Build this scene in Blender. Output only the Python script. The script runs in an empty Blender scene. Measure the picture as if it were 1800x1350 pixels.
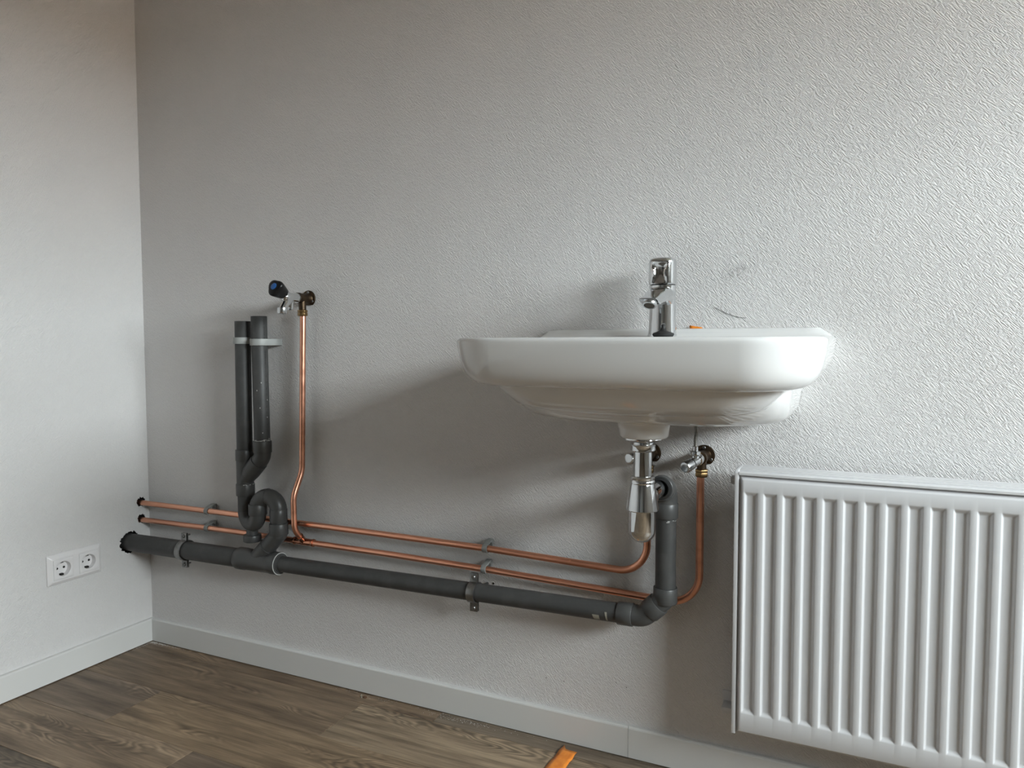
import bpy, bmesh, math, random
from mathutils import Vector, Matrix

# ------------------------------------------------------------------ scene, camera, world, light
scene = bpy.context.scene
col = scene.collection
R = math.radians
PI = math.pi

scene.view_settings.view_transform = 'Standard'
scene.view_settings.look = 'None'
scene.view_settings.gamma = 1.0
scene.view_settings.use_curve_mapping = False
scene.view_settings.exposure = 0.0
scene.cycles.use_denoising = True
scene.cycles.max_bounces = 8
scene.cycles.diffuse_bounces = 5
scene.cycles.glossy_bounces = 4
scene.cycles.caustics_reflective = False
scene.cycles.caustics_refractive = False
scene.cycles.sample_clamp_indirect = 6.0

cam_data = bpy.data.cameras.new('camera')
cam_data.sensor_fit = 'HORIZONTAL'
cam_data.sensor_width = 36.0
cam_data.lens = 1300.5 / 1800 * 36.0
cam_data.clip_start = 0.02
cam = bpy.data.objects.new('camera', cam_data)
col.objects.link(cam)
cr = Vector((0.90298914, 0.42965788, -0.00217093))
cu = Vector((-0.02216381, 0.0516252, 0.99842055))
cf = Vector((-0.42909134, 0.9015148, -0.05613985))
cam.matrix_world = Matrix(((cr.x, cu.x, -cf.x, 1.92395),
                           (cr.y, cu.y, -cf.y, -1.51179),
                           (cr.z, cu.z, -cf.z, 0.89395), (0, 0, 0, 1)))
scene.camera = cam

# room: left wall x=0, back wall y=0, floor z=0
XR, YF, ZC = 4.20, -5.0, 2.6
WY0, WY1, WZ0, WZ1 = -2.00, -0.25, 1.33, 2.07     # window opening in the right wall
SKY = 106.0

world = bpy.data.worlds.new('overcast_sky')
scene.world = world
world.use_nodes = True
wn, wl = world.node_tree.nodes, world.node_tree.links
bg = wn['Background']
tc = wn.new('ShaderNodeTexCoord')
sx = wn.new('ShaderNodeSeparateXYZ')
wl.new(tc.outputs['Generated'], sx.inputs[0])
mr = wn.new('ShaderNodeMapRange')                    # overcast sky: zenith three times the horizon
mr.inputs['From Min'].default_value = 0.0
mr.inputs['From Max'].default_value = 1.0
mr.inputs['To Min'].default_value = 0.60
mr.inputs['To Max'].default_value = 1.0
wl.new(sx.outputs['Z'], mr.inputs['Value'])
ml = wn.new('ShaderNodeMath'); ml.operation = 'MULTIPLY'
ml.inputs[1].default_value = SKY
wl.new(mr.outputs[0], ml.inputs[0])
bg.inputs['Color'].default_value = (0.91, 0.955, 1.0, 1)
wl.new(ml.outputs[0], bg.inputs['Strength'])

pl = bpy.data.lights.new('window_portal', 'AREA')    # guides sky sampling through the window
pl.shape = 'RECTANGLE'
pl.size = WY1 - WY0
pl.size_y = WZ1 - WZ0
pl.cycles.is_portal = True
po = bpy.data.objects.new('window_portal', pl)
col.objects.link(po)
po.location = (XR + 0.06, (WY0 + WY1) / 2, (WZ0 + WZ1) / 2)
po.rotation_euler = (0, R(90), 0)
po.matrix_world = Matrix(((0, 0, 1, XR + 0.06), (1, 0, 0, (WY0 + WY1) / 2), (0, 1, 0, (WZ0 + WZ1) / 2), (0, 0, 0, 1)))

# ------------------------------------------------------------------ materials
MATS = {}
def mat(name, base=(0.8, 0.8, 0.8), rough=0.5, metal=0.0, spec=0.5, coat=0.0, noise=None, bump=None, rnoise=None):
    m = bpy.data.materials.new(name); m.use_nodes = True
    n, l = m.node_tree.nodes, m.node_tree.links
    b = n['Principled BSDF']
    b.inputs['Base Color'].default_value = (*base, 1)
    b.inputs['Roughness'].default_value = rough
    b.inputs['Metallic'].default_value = metal
    b.inputs['Specular IOR Level'].default_value = spec
    b.inputs['Coat Weight'].default_value = coat
    t = n.new('ShaderNodeTexCoord')
    def nz(scale, detail=4):
        mp = n.new('ShaderNodeMapping')
        if isinstance(scale, tuple):
            mp.inputs['Scale'].default_value = scale; sc = 1.0
        else:
            sc = scale
        l.new(t.outputs['Object'], mp.inputs['Vector'])
        x = n.new('ShaderNodeTexNoise'); x.inputs['Scale'].default_value = sc
        x.inputs['Detail'].default_value = detail
        l.new(mp.outputs[0], x.inputs['Vector'])
        return x
    if noise:                                          # (scale, colour b, low, high)
        x = nz(noise[0])
        r = n.new('ShaderNodeValToRGB')
        r.color_ramp.elements[0].position = noise[2]; r.color_ramp.elements[0].color = (*base, 1)
        r.color_ramp.elements[1].position = noise[3]; r.color_ramp.elements[1].color = (*noise[1], 1)
        l.new(x.outputs['Fac'], r.inputs[0]); l.new(r.outputs[0], b.inputs['Base Color'])
    if rnoise:
        x = nz(rnoise[0]); q = n.new('ShaderNodeMapRange')
        q.inputs['To Min'].default_value = rnoise[1]; q.inputs['To Max'].default_value = rnoise[2]
        l.new(x.outputs['Fac'], q.inputs['Value']); l.new(q.outputs[0], b.inputs['Roughness'])
    if bump:
        x = nz(bump[0]); q = n.new('ShaderNodeBump')
        q.inputs['Strength'].default_value = 1.0; q.inputs['Distance'].default_value = bump[1]
        l.new(x.outputs['Fac'], q.inputs['Height']); l.new(q.outputs[0], b.inputs['Normal'])
    MATS[name] = m
    return m

def wallpaper(name, axis, seam=None, base=(0.69, 0.674, 0.666), depth=0.00082):
    """white painted glass-fibre wallpaper: short diagonal strokes crossing in both directions"""
    m = bpy.data.materials.new(name); m.use_nodes = True
    n, l = m.node_tree.nodes, m.node_tree.links
    b = n['Principled BSDF']
    b.inputs['Roughness'].default_value = 0.62
    b.inputs['Specular IOR Level'].default_value = 0.25
    g = n.new('ShaderNodeNewGeometry')
    def strokes(ang, seed):
        mp = n.new('ShaderNodeMapping')
        mp.vector_type = 'POINT'
        if axis == 'y':
            mp.inputs['Rotation'].default_value = (0, R(ang), 0)
        else:
            mp.inputs['Rotation'].default_value = (R(ang), 0, 0)
        l.new(g.outputs['Position'], mp.inputs['Vector'])
        m2 = n.new('ShaderNodeMapping')
        m2.inputs['Location'].default_value = (seed, seed * 1.7, seed * 0.3)
        m2.inputs['Scale'].default_value = (120, 120, 590)
        l.new(mp.outputs[0], m2.inputs['Vector'])
        t = n.new('ShaderNodeTexNoise'); t.inputs['Scale'].default_value = 1.0
        t.inputs['Detail'].default_value = 1.0; t.inputs['Roughness'].default_value = 0.5
        l.new(m2.outputs[0], t.inputs['Vector'])
        r = n.new('ShaderNodeMapRange'); r.interpolation_type = 'SMOOTHSTEP'
        r.inputs['From Min'].default_value = 0.32; r.inputs['From Max'].default_value = 0.68
        l.new(t.outputs['Fac'], r.inputs['Value'])
        return r.outputs[0]
    a = strokes(-46, 3.1); c = strokes(44, 11.7)
    k = n.new('ShaderNodeTexNoise'); k.inputs['Scale'].default_value = 95; k.inputs['Detail'].default_value = 1
    l.new(g.outputs['Position'], k.inputs['Vector'])
    kr = n.new('ShaderNodeMapRange'); kr.interpolation_type = 'SMOOTHSTEP'
    kr.inputs['From Min'].default_value = 0.46; kr.inputs['From Max'].default_value = 0.66
    l.new(k.outputs['Fac'], kr.inputs['Value'])
    mx = n.new('ShaderNodeMix'); mx.data_type = 'FLOAT'
    l.new(kr.outputs[0], mx.inputs['Factor']); l.new(a, mx.inputs[2]); l.new(c, mx.inputs[3])
    h = mx.outputs[0]
    f = n.new('ShaderNodeTexNoise'); f.inputs['Scale'].default_value = 1000; f.inputs['Detail'].default_value = 2
    l.new(g.outputs['Position'], f.inputs['Vector'])
    ad = n.new('ShaderNodeMath'); ad.operation = 'MULTIPLY_ADD'; ad.inputs[1].default_value = 0.22
    l.new(f.outputs['Fac'], ad.inputs[0]); l.new(h, ad.inputs[2]); h = ad.outputs[0]
    br = n.new('ShaderNodeTexNoise'); br.inputs['Scale'].default_value = 5; br.inputs['Detail'].default_value = 3
    l.new(g.outputs['Position'], br.inputs['Vector'])
    cr_ = n.new('ShaderNodeValToRGB')
    cr_.color_ramp.elements[0].position = 0.3; cr_.color_ramp.elements[0].color = (*[v * 0.97 for v in base], 1)
    cr_.color_ramp.elements[1].position = 0.7; cr_.color_ramp.elements[1].color = (*base, 1)
    l.new(br.outputs['Fac'], cr_.inputs[0]); l.new(cr_.outputs[0], b.inputs['Base Color'])
    if seam is not None:
        s = n.new('ShaderNodeSeparateXYZ'); l.new(g.outputs['Position'], s.inputs[0])
        d = n.new('ShaderNodeMath'); d.operation = 'SUBTRACT'; d.inputs[1].default_value = seam
        l.new(s.outputs['X'], d.inputs[0])
        e = n.new('ShaderNodeMath'); e.operation = 'ABSOLUTE'; l.new(d.outputs[0], e.inputs[0])
        c2 = n.new('ShaderNodeMath'); c2.operation = 'LESS_THAN'; c2.inputs[1].default_value = 0.0005
        l.new(e.outputs[0], c2.inputs[0])
        sb = n.new('ShaderNodeMath'); sb.operation = 'MULTIPLY_ADD'; sb.inputs[1].default_value = -0.7
        l.new(c2.outputs[0], sb.inputs[0]); l.new(h, sb.inputs[2]); h = sb.outputs[0]
    bp = n.new('ShaderNodeBump'); bp.inputs['Strength'].default_value = 1.0
    bp.inputs['Distance'].default_value = depth
    l.new(h, bp.inputs['Height']); l.new(bp.outputs[0], b.inputs['Normal'])
    MATS[name] = m
    return m

def wood(name):
    m = bpy.data.materials.new(name); m.use_nodes = True
    n, l = m.node_tree.nodes, m.node_tree.links
    b = n['Principled BSDF']
    b.inputs['Roughness'].default_value = 0.5
    b.inputs['Specular IOR Level'].default_value = 0.35
    t = n.new('ShaderNodeTexCoord'); oi = n.new('ShaderNodeObjectInfo')
    off = n.new('ShaderNodeVectorMath'); off.operation = 'SCALE'; off.inputs[0].default_value = (37, 19, 5)
    l.new(oi.outputs['Random'], off.inputs['Scale'])
    ad = n.new('ShaderNodeVectorMath'); ad.operation = 'ADD'
    l.new(t.outputs['Object'], ad.inputs[0]); l.new(off.outputs[0], ad.inputs[1])
    def mp(s):
        x = n.new('ShaderNodeMapping'); x.inputs['Scale'].default_value = s
        l.new(ad.outputs[0], x.inputs['Vector']); return x.outputs[0]
    # cathedral figure: rings of a stretched, warped noise field
    nz = n.new('ShaderNodeTexNoise'); nz.inputs['Scale'].default_value = 1.0; nz.inputs['Detail'].default_value = 2.5
    nz.inputs['Roughness'].default_value = 0.45; nz.inputs['Distortion'].default_value = 0.4
    l.new(mp((3.0, 13.0, 1.0)), nz.inputs['Vector'])
    mu = n.new('ShaderNodeMath'); mu.operation = 'MULTIPLY'; mu.inputs[1].default_value = 150.0
    l.new(nz.outputs['Fac'], mu.inputs[0])
    si = n.new('ShaderNodeMath'); si.operation = 'SINE'; l.new(mu.outputs[0], si.inputs[0])
    rg = n.new('ShaderNodeMapRange'); rg.inputs['From Min'].default_value = -1; rg.inputs['From Max'].default_value = 1
    l.new(si.outputs[0], rg.inputs['Value'])
    # where the figure shows
    pt = n.new('ShaderNodeTexNoise'); pt.inputs['Scale'].default_value = 1.0; pt.inputs['Detail'].default_value = 2
    l.new(mp((2.2, 11, 1)), pt.inputs['Vector'])
    pr = n.new('ShaderNodeMapRange'); pr.interpolation_type = 'SMOOTHSTEP'
    pr.inputs['From Min'].default_value = 0.47; pr.inputs['From Max'].default_value = 0.66
    l.new(pt.outputs['Fac'], pr.inputs['Value'])
    # long fine pores
    fi = n.new('ShaderNodeTexNoise'); fi.inputs['Scale'].default_value = 1.0; fi.inputs['Detail'].default_value = 5
    fi.inputs['Roughness'].default_value = 0.65
    l.new(mp((9, 320, 1)), fi.inputs['Vector'])
    # broad streaks
    st = n.new('ShaderNodeTexNoise'); st.inputs['Scale'].default_value = 1.0; st.inputs['Detail'].default_value = 4
    st.inputs['Roughness'].default_value = 0.6
    l.new(mp((3.2, 34, 1)), st.inputs['Vector'])
    cr = n.new('ShaderNodeValToRGB')
    e = cr.color_ramp.elements
    e[0].position = 0.30; e[0].color = (0.46, 0.42, 0.385, 1)
    e[1].position = 0.72; e[1].color = (1.42, 1.38, 1.30, 1)
    l.new(st.outputs['Fac'], cr.inputs[0])
    m1 = n.new('ShaderNodeMix'); m1.data_type = 'RGBA'; m1.blend_type = 'MULTIPLY'; m1.inputs['Factor'].default_value = 1
    l.new(oi.outputs['Color'], m1.inputs[6]); l.new(cr.outputs[0], m1.inputs[7])
    fr = n.new('ShaderNodeMapRange'); fr.inputs['From Min'].default_value = 0.3; fr.inputs['From Max'].default_value = 0.7
    fr.inputs['To Min'].default_value = 0.78; fr.inputs['To Max'].default_value = 1.2
    l.new(fi.outputs['Fac'], fr.inputs['Value'])
    m2 = n.new('ShaderNodeVectorMath'); m2.operation = 'SCALE'
    l.new(m1.outputs[2], m2.inputs[0]); l.new(fr.outputs[0], m2.inputs['Scale'])
    rr = n.new('ShaderNodeMapRange'); rr.inputs['To Min'].default_value = 0.66; rr.inputs['To Max'].default_value = 1.42
    l.new(rg.outputs[0], rr.inputs['Value'])
    mxr = n.new('ShaderNodeMix'); mxr.data_type = 'FLOAT'; mxr.inputs[2].default_value = 1.0
    l.new(pr.outputs[0], mxr.inputs['Factor']); l.new(rr.outputs[0], mxr.inputs[3])
    m3 = n.new('ShaderNodeVectorMath'); m3.operation = 'SCALE'
    l.new(m2.outputs[0], m3.inputs[0]); l.new(mxr.outputs[0], m3.inputs['Scale'])
    l.new(m3.outputs[0], b.inputs['Base Color'])
    bp = n.new('ShaderNodeBump'); bp.inputs['Distance'].default_value = 0.0002; bp.inputs['Strength'].default_value = 0.6
    l.new(fi.outputs['Fac'], bp.inputs['Height']); l.new(bp.outputs[0], b.inputs['Normal'])
    MATS[name] = m

wallpaper('wallpaper_back', 'y', seam=2.043)
wallpaper('wallpaper_left', 'x')
mat('paint_white', (0.66, 0.655, 0.64), 0.7)
mat('paint_low_fill', (0.30, 0.295, 0.285), 0.7)  # unseen front wall, coloured dark to cut fill light and darken chrome reflections
mat('paint_trim', (0.62, 0.615, 0.60), 0.38, spec=0.4)
wood('oak_plank')
mat('subfloor', (0.03, 0.025, 0.02), 0.9)
mat('ceramic', (0.73, 0.73, 0.725), 0.07, spec=0.55, coat=0.3)
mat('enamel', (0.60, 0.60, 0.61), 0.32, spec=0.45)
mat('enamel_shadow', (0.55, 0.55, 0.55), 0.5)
mat('pvc', (0.052, 0.052, 0.051), 0.45, spec=0.32, noise=(30, (0.075, 0.074, 0.072), 0.5, 0.8), rnoise=(25, 0.38, 0.58))
mat('pvc_fitting', (0.062, 0.062, 0.061), 0.38, spec=0.42, rnoise=(40, 0.32, 0.46))
mat('pvc_dust', (0.45, 0.45, 0.43), 0.8)
mat('print_ink', (0.012, 0.012, 0.012), 0.6)
mat('copper', (0.80, 0.40, 0.27), 0.28, 1.0, noise=((6, 40, 40), (0.62, 0.29, 0.19), 0.45, 0.75), rnoise=((14, 50, 50), 0.2, 0.48))
mat('copper_fitting', (0.60, 0.27, 0.17), 0.25, 1.0, noise=(90, (0.25, 0.10, 0.06), 0.5, 0.75))
mat('chrome', (0.70, 0.71, 0.72), 0.05, 1.0)
mat('chrome_satin', (0.62, 0.63, 0.64), 0.22, 1.0)
mat('brass_aged', (0.085, 0.058, 0.036), 0.4, 1.0, noise=(70, (0.05, 0.036, 0.025), 0.4, 0.7), rnoise=(60, 0.3, 0.55))
mat('brass', (0.33, 0.215, 0.10), 0.34, 1.0, noise=(80, (0.20, 0.13, 0.06), 0.45, 0.7))
mat('zinc', (0.27, 0.27, 0.265), 0.38, 1.0, noise=(60, (0.17, 0.17, 0.165), 0.4, 0.7))
mat('clip_plastic', (0.34, 0.35, 0.34), 0.5)
mat('clip_plastic_dark', (0.24, 0.245, 0.235), 0.5)
mat('black_plastic', (0.008, 0.008, 0.008), 0.3, spec=0.3)
mat('black_rubber', (0.012, 0.012, 0.012), 0.6)
mat('blue_cap', (0.012, 0.10, 0.33), 0.4)
mat('socket_white', (0.72, 0.70, 0.70), 0.28, spec=0.5)
mat('dark_hole', (0.015, 0.012, 0.01), 0.9)
mat('hose_braid', (0.30, 0.29, 0.27), 0.4, 0.8, noise=(900, (0.14, 0.135, 0.12), 0.4, 0.6), bump=(900, 0.0006))
mat('orange_tape', (0.78, 0.25, 0.03), 0.25, spec=0.5, noise=(70, (0.66, 0.18, 0.02), 0.4, 0.7), bump=(60, 0.002))
mat('aerator_mesh', (0.10, 0.08, 0.06), 0.6, 0.3)
mat('pencil', (0.12, 0.12, 0.12), 0.9)
mat('scuff', (0.52, 0.52, 0.51), 0.8)
mat('plaster_dust', (0.62, 0.60, 0.57), 0.95)
mat('label_paper', (0.30, 0.28, 0.23), 0.8)
mat('crumb', (0.10, 0.05, 0.025), 0.9)
mat('door_grey', (0.10, 0.10, 0.10), 0.5)
mat('ground_soil', (0.16, 0.17, 0.13), 0.95)
mat('blocker_brick', (0.24, 0.17, 0.13), 0.9, noise=(3, (0.30, 0.22, 0.17), 0.4, 0.6))

gl = bpy.data.materials.new('window_glass'); gl.use_nodes = True
gn, gll = gl.node_tree.nodes, gl.node_tree.links
gn.remove(gn['Principled BSDF'])
tr = gn.new('ShaderNodeBsdfTransparent'); tr.inputs[0].default_value = (0.92, 0.94, 0.93, 1)
gs = gn.new('ShaderNodeBsdfGlossy'); gs.inputs['Roughness'].default_value = 0.02
ms = gn.new('ShaderNodeMixShader')
ms.inputs[0].default_value = 0.06; gll.new(tr.outputs[0], ms.inputs[1]); gll.new(gs.outputs[0], ms.inputs[2])
gll.new(ms.outputs[0], gn['Material Output'].inputs[0])
MATS['window_glass'] = gl

# ------------------------------------------------------------------ mesh helpers
def V(*a): return Vector(a)

def frame_from(d, up=None):
    d = d.normalized()
    if up is None:
        up = V(0, 0, 1) if abs(d.z) < 0.9 else V(0, 1, 0)
    x = up.cross(d).normalized()
    y = d.cross(x).normalized()
    return x, y, d

class MB:
    def __init__(s): s.v = []; s.f = []
    def ring_loft(s, rings, cap0=True, cap1=True, closed=True):
        b = len(s.v); n = len(rings[0])
        for r in rings: s.v += [Vector(p) for p in r]
        m = n if closed else n - 1
        for i in range(len(rings) - 1):
            for j in range(m):
                a = b + i * n + j; c = b + i * n + (j + 1) % n
                s.f.append((a, c, c + n, a + n))
        if cap0: s.f.append(tuple(b + j for j in reversed(range(n))))
        if cap1: s.f.append(tuple(b + (len(rings) - 1) * n + j for j in range(n)))
        return s
    def lathe(s, o, axis, prof, n=32, rot=0.0, cap0=True, cap1=True, sx=1.0, sy=1.0, up=None):
        """profile of (distance along axis, radius)"""
        o = Vector(o); x, y, d = frame_from(Vector(axis), up)
        rings = []
        for t, r in prof:
            r = max(r, 1e-5)
            rings.append([o + d * t + (x * math.cos(2 * PI * k / n + rot) * sx + y * math.sin(2 * PI * k / n + rot) * sy) * r for k in range(n)])
        return s.ring_loft(rings, cap0, cap1)
    def tube(s, pts, r, n=20, cap=True):
        pts = [Vector(p) for p in pts]
        rs = r if isinstance(r, (list, tuple)) else [r] * len(pts)
        T = []
        for i in range(len(pts)):
            a = pts[max(i - 1, 0)]; b = pts[min(i + 1, len(pts) - 1)]
            T.append((b - a).normalized())
        x, y, _ = frame_from(T[0])
        rings = []
        for i, p in enumerate(pts):
            if i:
                ax = T[i - 1].cross(T[i])
                if ax.length > 1e-7:
                    q = Matrix.Rotation(T[i - 1].angle(T[i]), 3, ax.normalized())
                    x = q @ x; y = q @ y
            rings.append([p + (x * math.cos(2 * PI * k / n) + y * math.sin(2 * PI * k / n)) * rs[i] for k in range(n)])
        return s.ring_loft(rings, cap, cap)
    def box(s, lo, hi):
        b = len(s.v)
        for z in (lo[2], hi[2]):
            s.v += [V(lo[0], lo[1], z), V(hi[0], lo[1], z), V(hi[0], hi[1], z), V(lo[0], hi[1], z)]
        s.f += [tuple(b + i for i in q) for q in ((3, 2, 1, 0), (4, 5, 6, 7), (0, 1, 5, 4), (1, 2, 6, 5), (2, 3, 7, 6), (3, 0, 4, 7))]
        return s
    def prism(s, outline, o, u, w, d):
        """2-D outline in axes u, w, extruded by vector d"""
        o = Vector(o); u = Vector(u); w = Vector(w); d = Vector(d)
        a = [o + u * p[0] + w * p[1] for p in outline]
        return s.ring_loft([a, [p + d for p in a]])
    def build(s, name, m, parent=None, bevel=0.0, seg=2, angle=35, smooth=True, recalc=True):
        me = bpy.data.meshes.new(name)
        me.from_pydata([tuple(v) for v in s.v], [], s.f)
        bm = bmesh.new(); bm.from_mesh(me)
        if recalc: bmesh.ops.recalc_face_normals(bm, faces=bm.faces)
        if bevel > 0:
            es = [e for e in bm.edges if len(e.link_faces) == 2 and e.calc_face_angle(0) > R(30)]
            bmesh.ops.bevel(bm, geom=es, offset=bevel, segments=seg, affect='EDGES', profile=0.5, clamp_overlap=True)
        bm.to_mesh(me); bm.free()
        if smooth:
            for p in me.polygons: p.use_smooth = True
            me.set_sharp_from_angle(angle=R(angle))
        o = bpy.data.objects.new(name, me)
        me.materials.append(MATS[m])
        col.objects.link(o)
        if parent is not None:
            o.parent = parent
            o.matrix_parent_inverse = Matrix.Translation(-parent.location) if parent.rotation_euler.to_matrix() == Matrix.Identity(3) else parent.matrix_basis.inverted()
        return o

def thing(name, label, cat, loc=(0, 0, 0), group=None, kind=None):
    o = bpy.data.objects.new(name, None); col.objects.link(o)
    o.location = loc; o.empty_display_size = 0.05
    tag(o, label, cat, group, kind)
    return o

def tag(o, label=None, cat=None, group=None, kind=None):
    if label: o['label'] = label
    if cat: o['category'] = cat
    if group: o['group'] = group
    if kind: o['kind'] = kind
    return o

def fillet(pts, rad, seg=10):
    """polyline with rounded corners"""
    pts = [Vector(p) for p in pts]; out = [pts[0]]
    for i in range(1, len(pts) - 1):
        a, p, b = pts[i - 1], pts[i], pts[i + 1]
        r = rad[i - 1] if isinstance(rad, (list, tuple)) else rad
        u = (a - p).normalized(); w = (b - p).normalized()
        ang = u.angle(w)
        if ang > PI - 1e-3 or r <= 0:
            out.append(p); continue
        t = r / math.tan(ang / 2)
        t = min(t, (a - p).length * 0.98, (b - p).length * 0.98)
        r = t * math.tan(ang / 2)
        c = p + (u + w).normalized() * (r / math.sin(ang / 2))
        s = p + u * t - c; e = p + w * t - c
        tot = s.angle(e); ax = s.cross(e).normalized()
        for k in range(seg + 1):
            out.append(c + Matrix.Rotation(tot * k / seg, 3, ax) @ s)
    out.append(pts[-1])
    return out

def cutaway(o, cutters):
    """cut real openings; the cutters are removed afterwards"""
    for c in cutters:
        md = o.modifiers.new('cut', 'BOOLEAN'); md.operation = 'DIFFERENCE'; md.solver = 'EXACT'; md.object = c
    dg = bpy.context.evaluated_depsgraph_get(); dg.update()
    me = bpy.data.meshes.new_from_object(o.evaluated_get(dg))
    o.modifiers.clear(); o.data = me
    for p in me.polygons: p.use_smooth = True
    me.set_sharp_from_angle(angle=R(35))
    for c in cutters: bpy.data.objects.remove(c, do_unlink=True)

def st(o): o['kind'] = 'structure'; return o

# ------------------------------------------------------------------ the room
rnd = random.Random(7)
wb = st(MB().box((-0.12, 0, -0.02), (XR + 0.2, 0.12, ZC + 0.1)).build('wall_back', 'wallpaper_back', smooth=False))
wlft = st(MB().box((-0.12, YF - 0.12, -0.02), (0, 0, ZC + 0.1)).build('wall_left', 'wallpaper_left', smooth=False))
wf = st(MB().box((0, YF - 0.12, -0.02), (XR + 0.2, YF, ZC + 0.1)).build('wall_front', 'paint_low_fill', smooth=False))
ce = st(MB().box((0, YF, ZC), (XR, 0, ZC + 0.1)).build('ceiling', 'paint_white', smooth=False))
w = MB()
w.box((XR, YF, -0.02), (XR + 0.2, WY0, ZC + 0.1)); w.box((XR, WY1, -0.02), (XR + 0.2, 0, ZC + 0.1))
w.box((XR, WY0, -0.02), (XR + 0.2, WY1, WZ0)); w.box((XR, WY0, WZ1), (XR + 0.2, WY1, ZC + 0.1))
wr = st(w.build('wall_right', 'paint_white', smooth=False))

# rough holes where the pipes pass through the left wall
def jagged_cutter(y, z, r, seed, amp=0.12):
    q = random.Random(seed); n = 44
    a = [(r * (1 + amp * q.uniform(-1, 1)) * math.cos(2 * PI * k / n), r * (1 + amp * q.uniform(-1, 1)) * math.sin(2 * PI * k / n)) for k in range(n)]
    return MB().prism(a, (-0.09, y, z), (0, 1, 0), (0, 0, 1), (0.15, 0, 0)).build('cutter', 'dark_hole')
hole_mats = []
wlft.data.materials.append(MATS['dark_hole'])
cuts = [jagged_cutter(-0.067, 0.3145, 0.0315, 1), jagged_cutter(-0.027, 0.4255, 0.0135, 2, 0.18), jagged_cutter(-0.027, 0.3755, 0.0125, 3, 0.18)]
cutaway(wlft, cuts)
wlft.data.polygons.foreach_set('use_smooth', [False] * len(wlft.data.polygons))

# window in the right wall
wd = thing('window_1', None, None, (XR, (WY0 + WY1) / 2, WZ0), kind='structure')
t = 0.055
for lo, hi in (((XR + 0.05, WY0, WZ0), (XR + 0.11, WY1, WZ0 + t)), ((XR + 0.05, WY0, WZ1 - t), (XR + 0.11, WY1, WZ1)),
               ((XR + 0.05, WY0, WZ0 + t), (XR + 0.11, WY0 + t, WZ1 - t)), ((XR + 0.05, WY1 - t, WZ0 + t), (XR + 0.11, WY1, WZ1 - t)),
               ((XR + 0.05, (WY0 + WY1) / 2 - t / 2, WZ0 + t), (XR + 0.11, (WY0 + WY1) / 2 + t / 2, WZ1 - t))):
    MB().box(lo, hi).build('window_frame', 'paint_trim', wd, bevel=0.003)
for a, b in ((WY0 + t, (WY0 + WY1) / 2 - t / 2), ((WY0 + WY1) / 2 + t / 2, WY1 - t)):
    MB().box((XR + 0.078, a, WZ0 + t), (XR + 0.082, b, WZ1 - t)).build('pane', 'window_glass', wd, smooth=False)
MB().box((XR - 0.05, WY0 - 0.02, WZ0 - 0.025), (XR + 0.05, WY1 + 0.02, WZ0)).build('window_sill', 'paint_trim', wd, bevel=0.003)

# floor of single planks
fl = thing('floor', None, None, (0, 0, 0), kind='structure')
MB().box((0, YF, -0.02), (XR, 0, -0.006)).build('subfloor', 'subfloor', fl, smooth=False)
ROW = 0.1667; LEN = 1.22
shift = [1.021, 0.819, 0.313, 0.613, 1.05]
tones = {(0, 0): (0.150, 0.116, 0.086), (0, 1): (0.150, 0.130, 0.108), (1, 0): (0.150, 0.118, 0.088), (1, 1): (0.215, 0.178, 0.135),
         (2, 0): (0.138, 0.112, 0.090), (2, 1): (0.190, 0.150, 0.108), (3, 0): (0.185, 0.148, 0.112), (3, 1): (0.140, 0.115, 0.094),
         (4, 0): (0.110, 0.094, 0.076)}
row = 0; y1 = -0.0005
while y1 > YF:
    y0 = -0.0565 - ROW * row
    yy = max(y0, YF)
    s0 = shift[row] if row < 5 else rnd.uniform(0, LEN)
    xs = sorted([x for x in [s0 + LEN * k for k in range(-3, 4)] if 0.02 < x < XR - 0.02])
    xs = [0.0] + xs + [XR]
    for k in range(len(xs) - 1):
        g = 0.0005
        x0, x1 = xs[k] + g, xs[k + 1] - g
        cx, cy = (x0 + x1) / 2, (yy + y1) / 2
        hx, hy = (x1 - x0) / 2, (y1 - yy) / 2 - g
        q = MB(); e = 0.0006
        q.ring_loft([[V(-hx, -hy, -0.006), V(hx, -hy, -0.006), V(hx, hy, -0.006), V(-hx, hy, -0.006)],
                     [V(-hx, -hy, -e), V(hx, -hy, -e), V(hx, hy, -e), V(-hx, hy, -e)],
                     [V(-hx + e, -hy + e, 0), V(hx - e, -hy + e, 0), V(hx - e, hy - e, 0), V(-hx + e, hy - e, 0)]])
        o = q.build('plank', 'oak_plank', None, smooth=False)
        o.location = (cx, cy, 0); o.parent = fl
        c = tones.get((row, k))
        if c is None:
            v = rnd.uniform(0.75, 1.2); c = (0.165 * v, 0.134 * v, 0.10 * v)
        o.color = (c[0] * 1.22, c[1] * 1.14, c[2] * 1.06, 1)
    y1 = y0; row += 1

# baseboards, 70 mm high with a rounded top edge
def base_profile(h=0.0695, t=0.012):
    return [(0, 0.0025), (t, 0.0025), (t, h - 0.004), (t - 0.0012, h - 0.0015), (t - 0.004, h), (0, h)]
bbk = thing('baseboard_back', None, None, (0, 0, 0), kind='structure')
for x0, x1 in ((0.012, 1.4837), (1.4845, XR)):
    MB().prism([(p[0], p[1]) for p in base_profile()], (x0, 0, 0), (0, -1, 0), (0, 0, 1), (x1 - x0, 0, 0)).build('board', 'paint_trim', bbk, angle=25)
st(MB().prism(base_profile(), (0, 0, 0), (1, 0, 0), (0, 0, 1), (0, YF, 0)).build('baseboard_left', 'paint_trim', angle=25))
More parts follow.
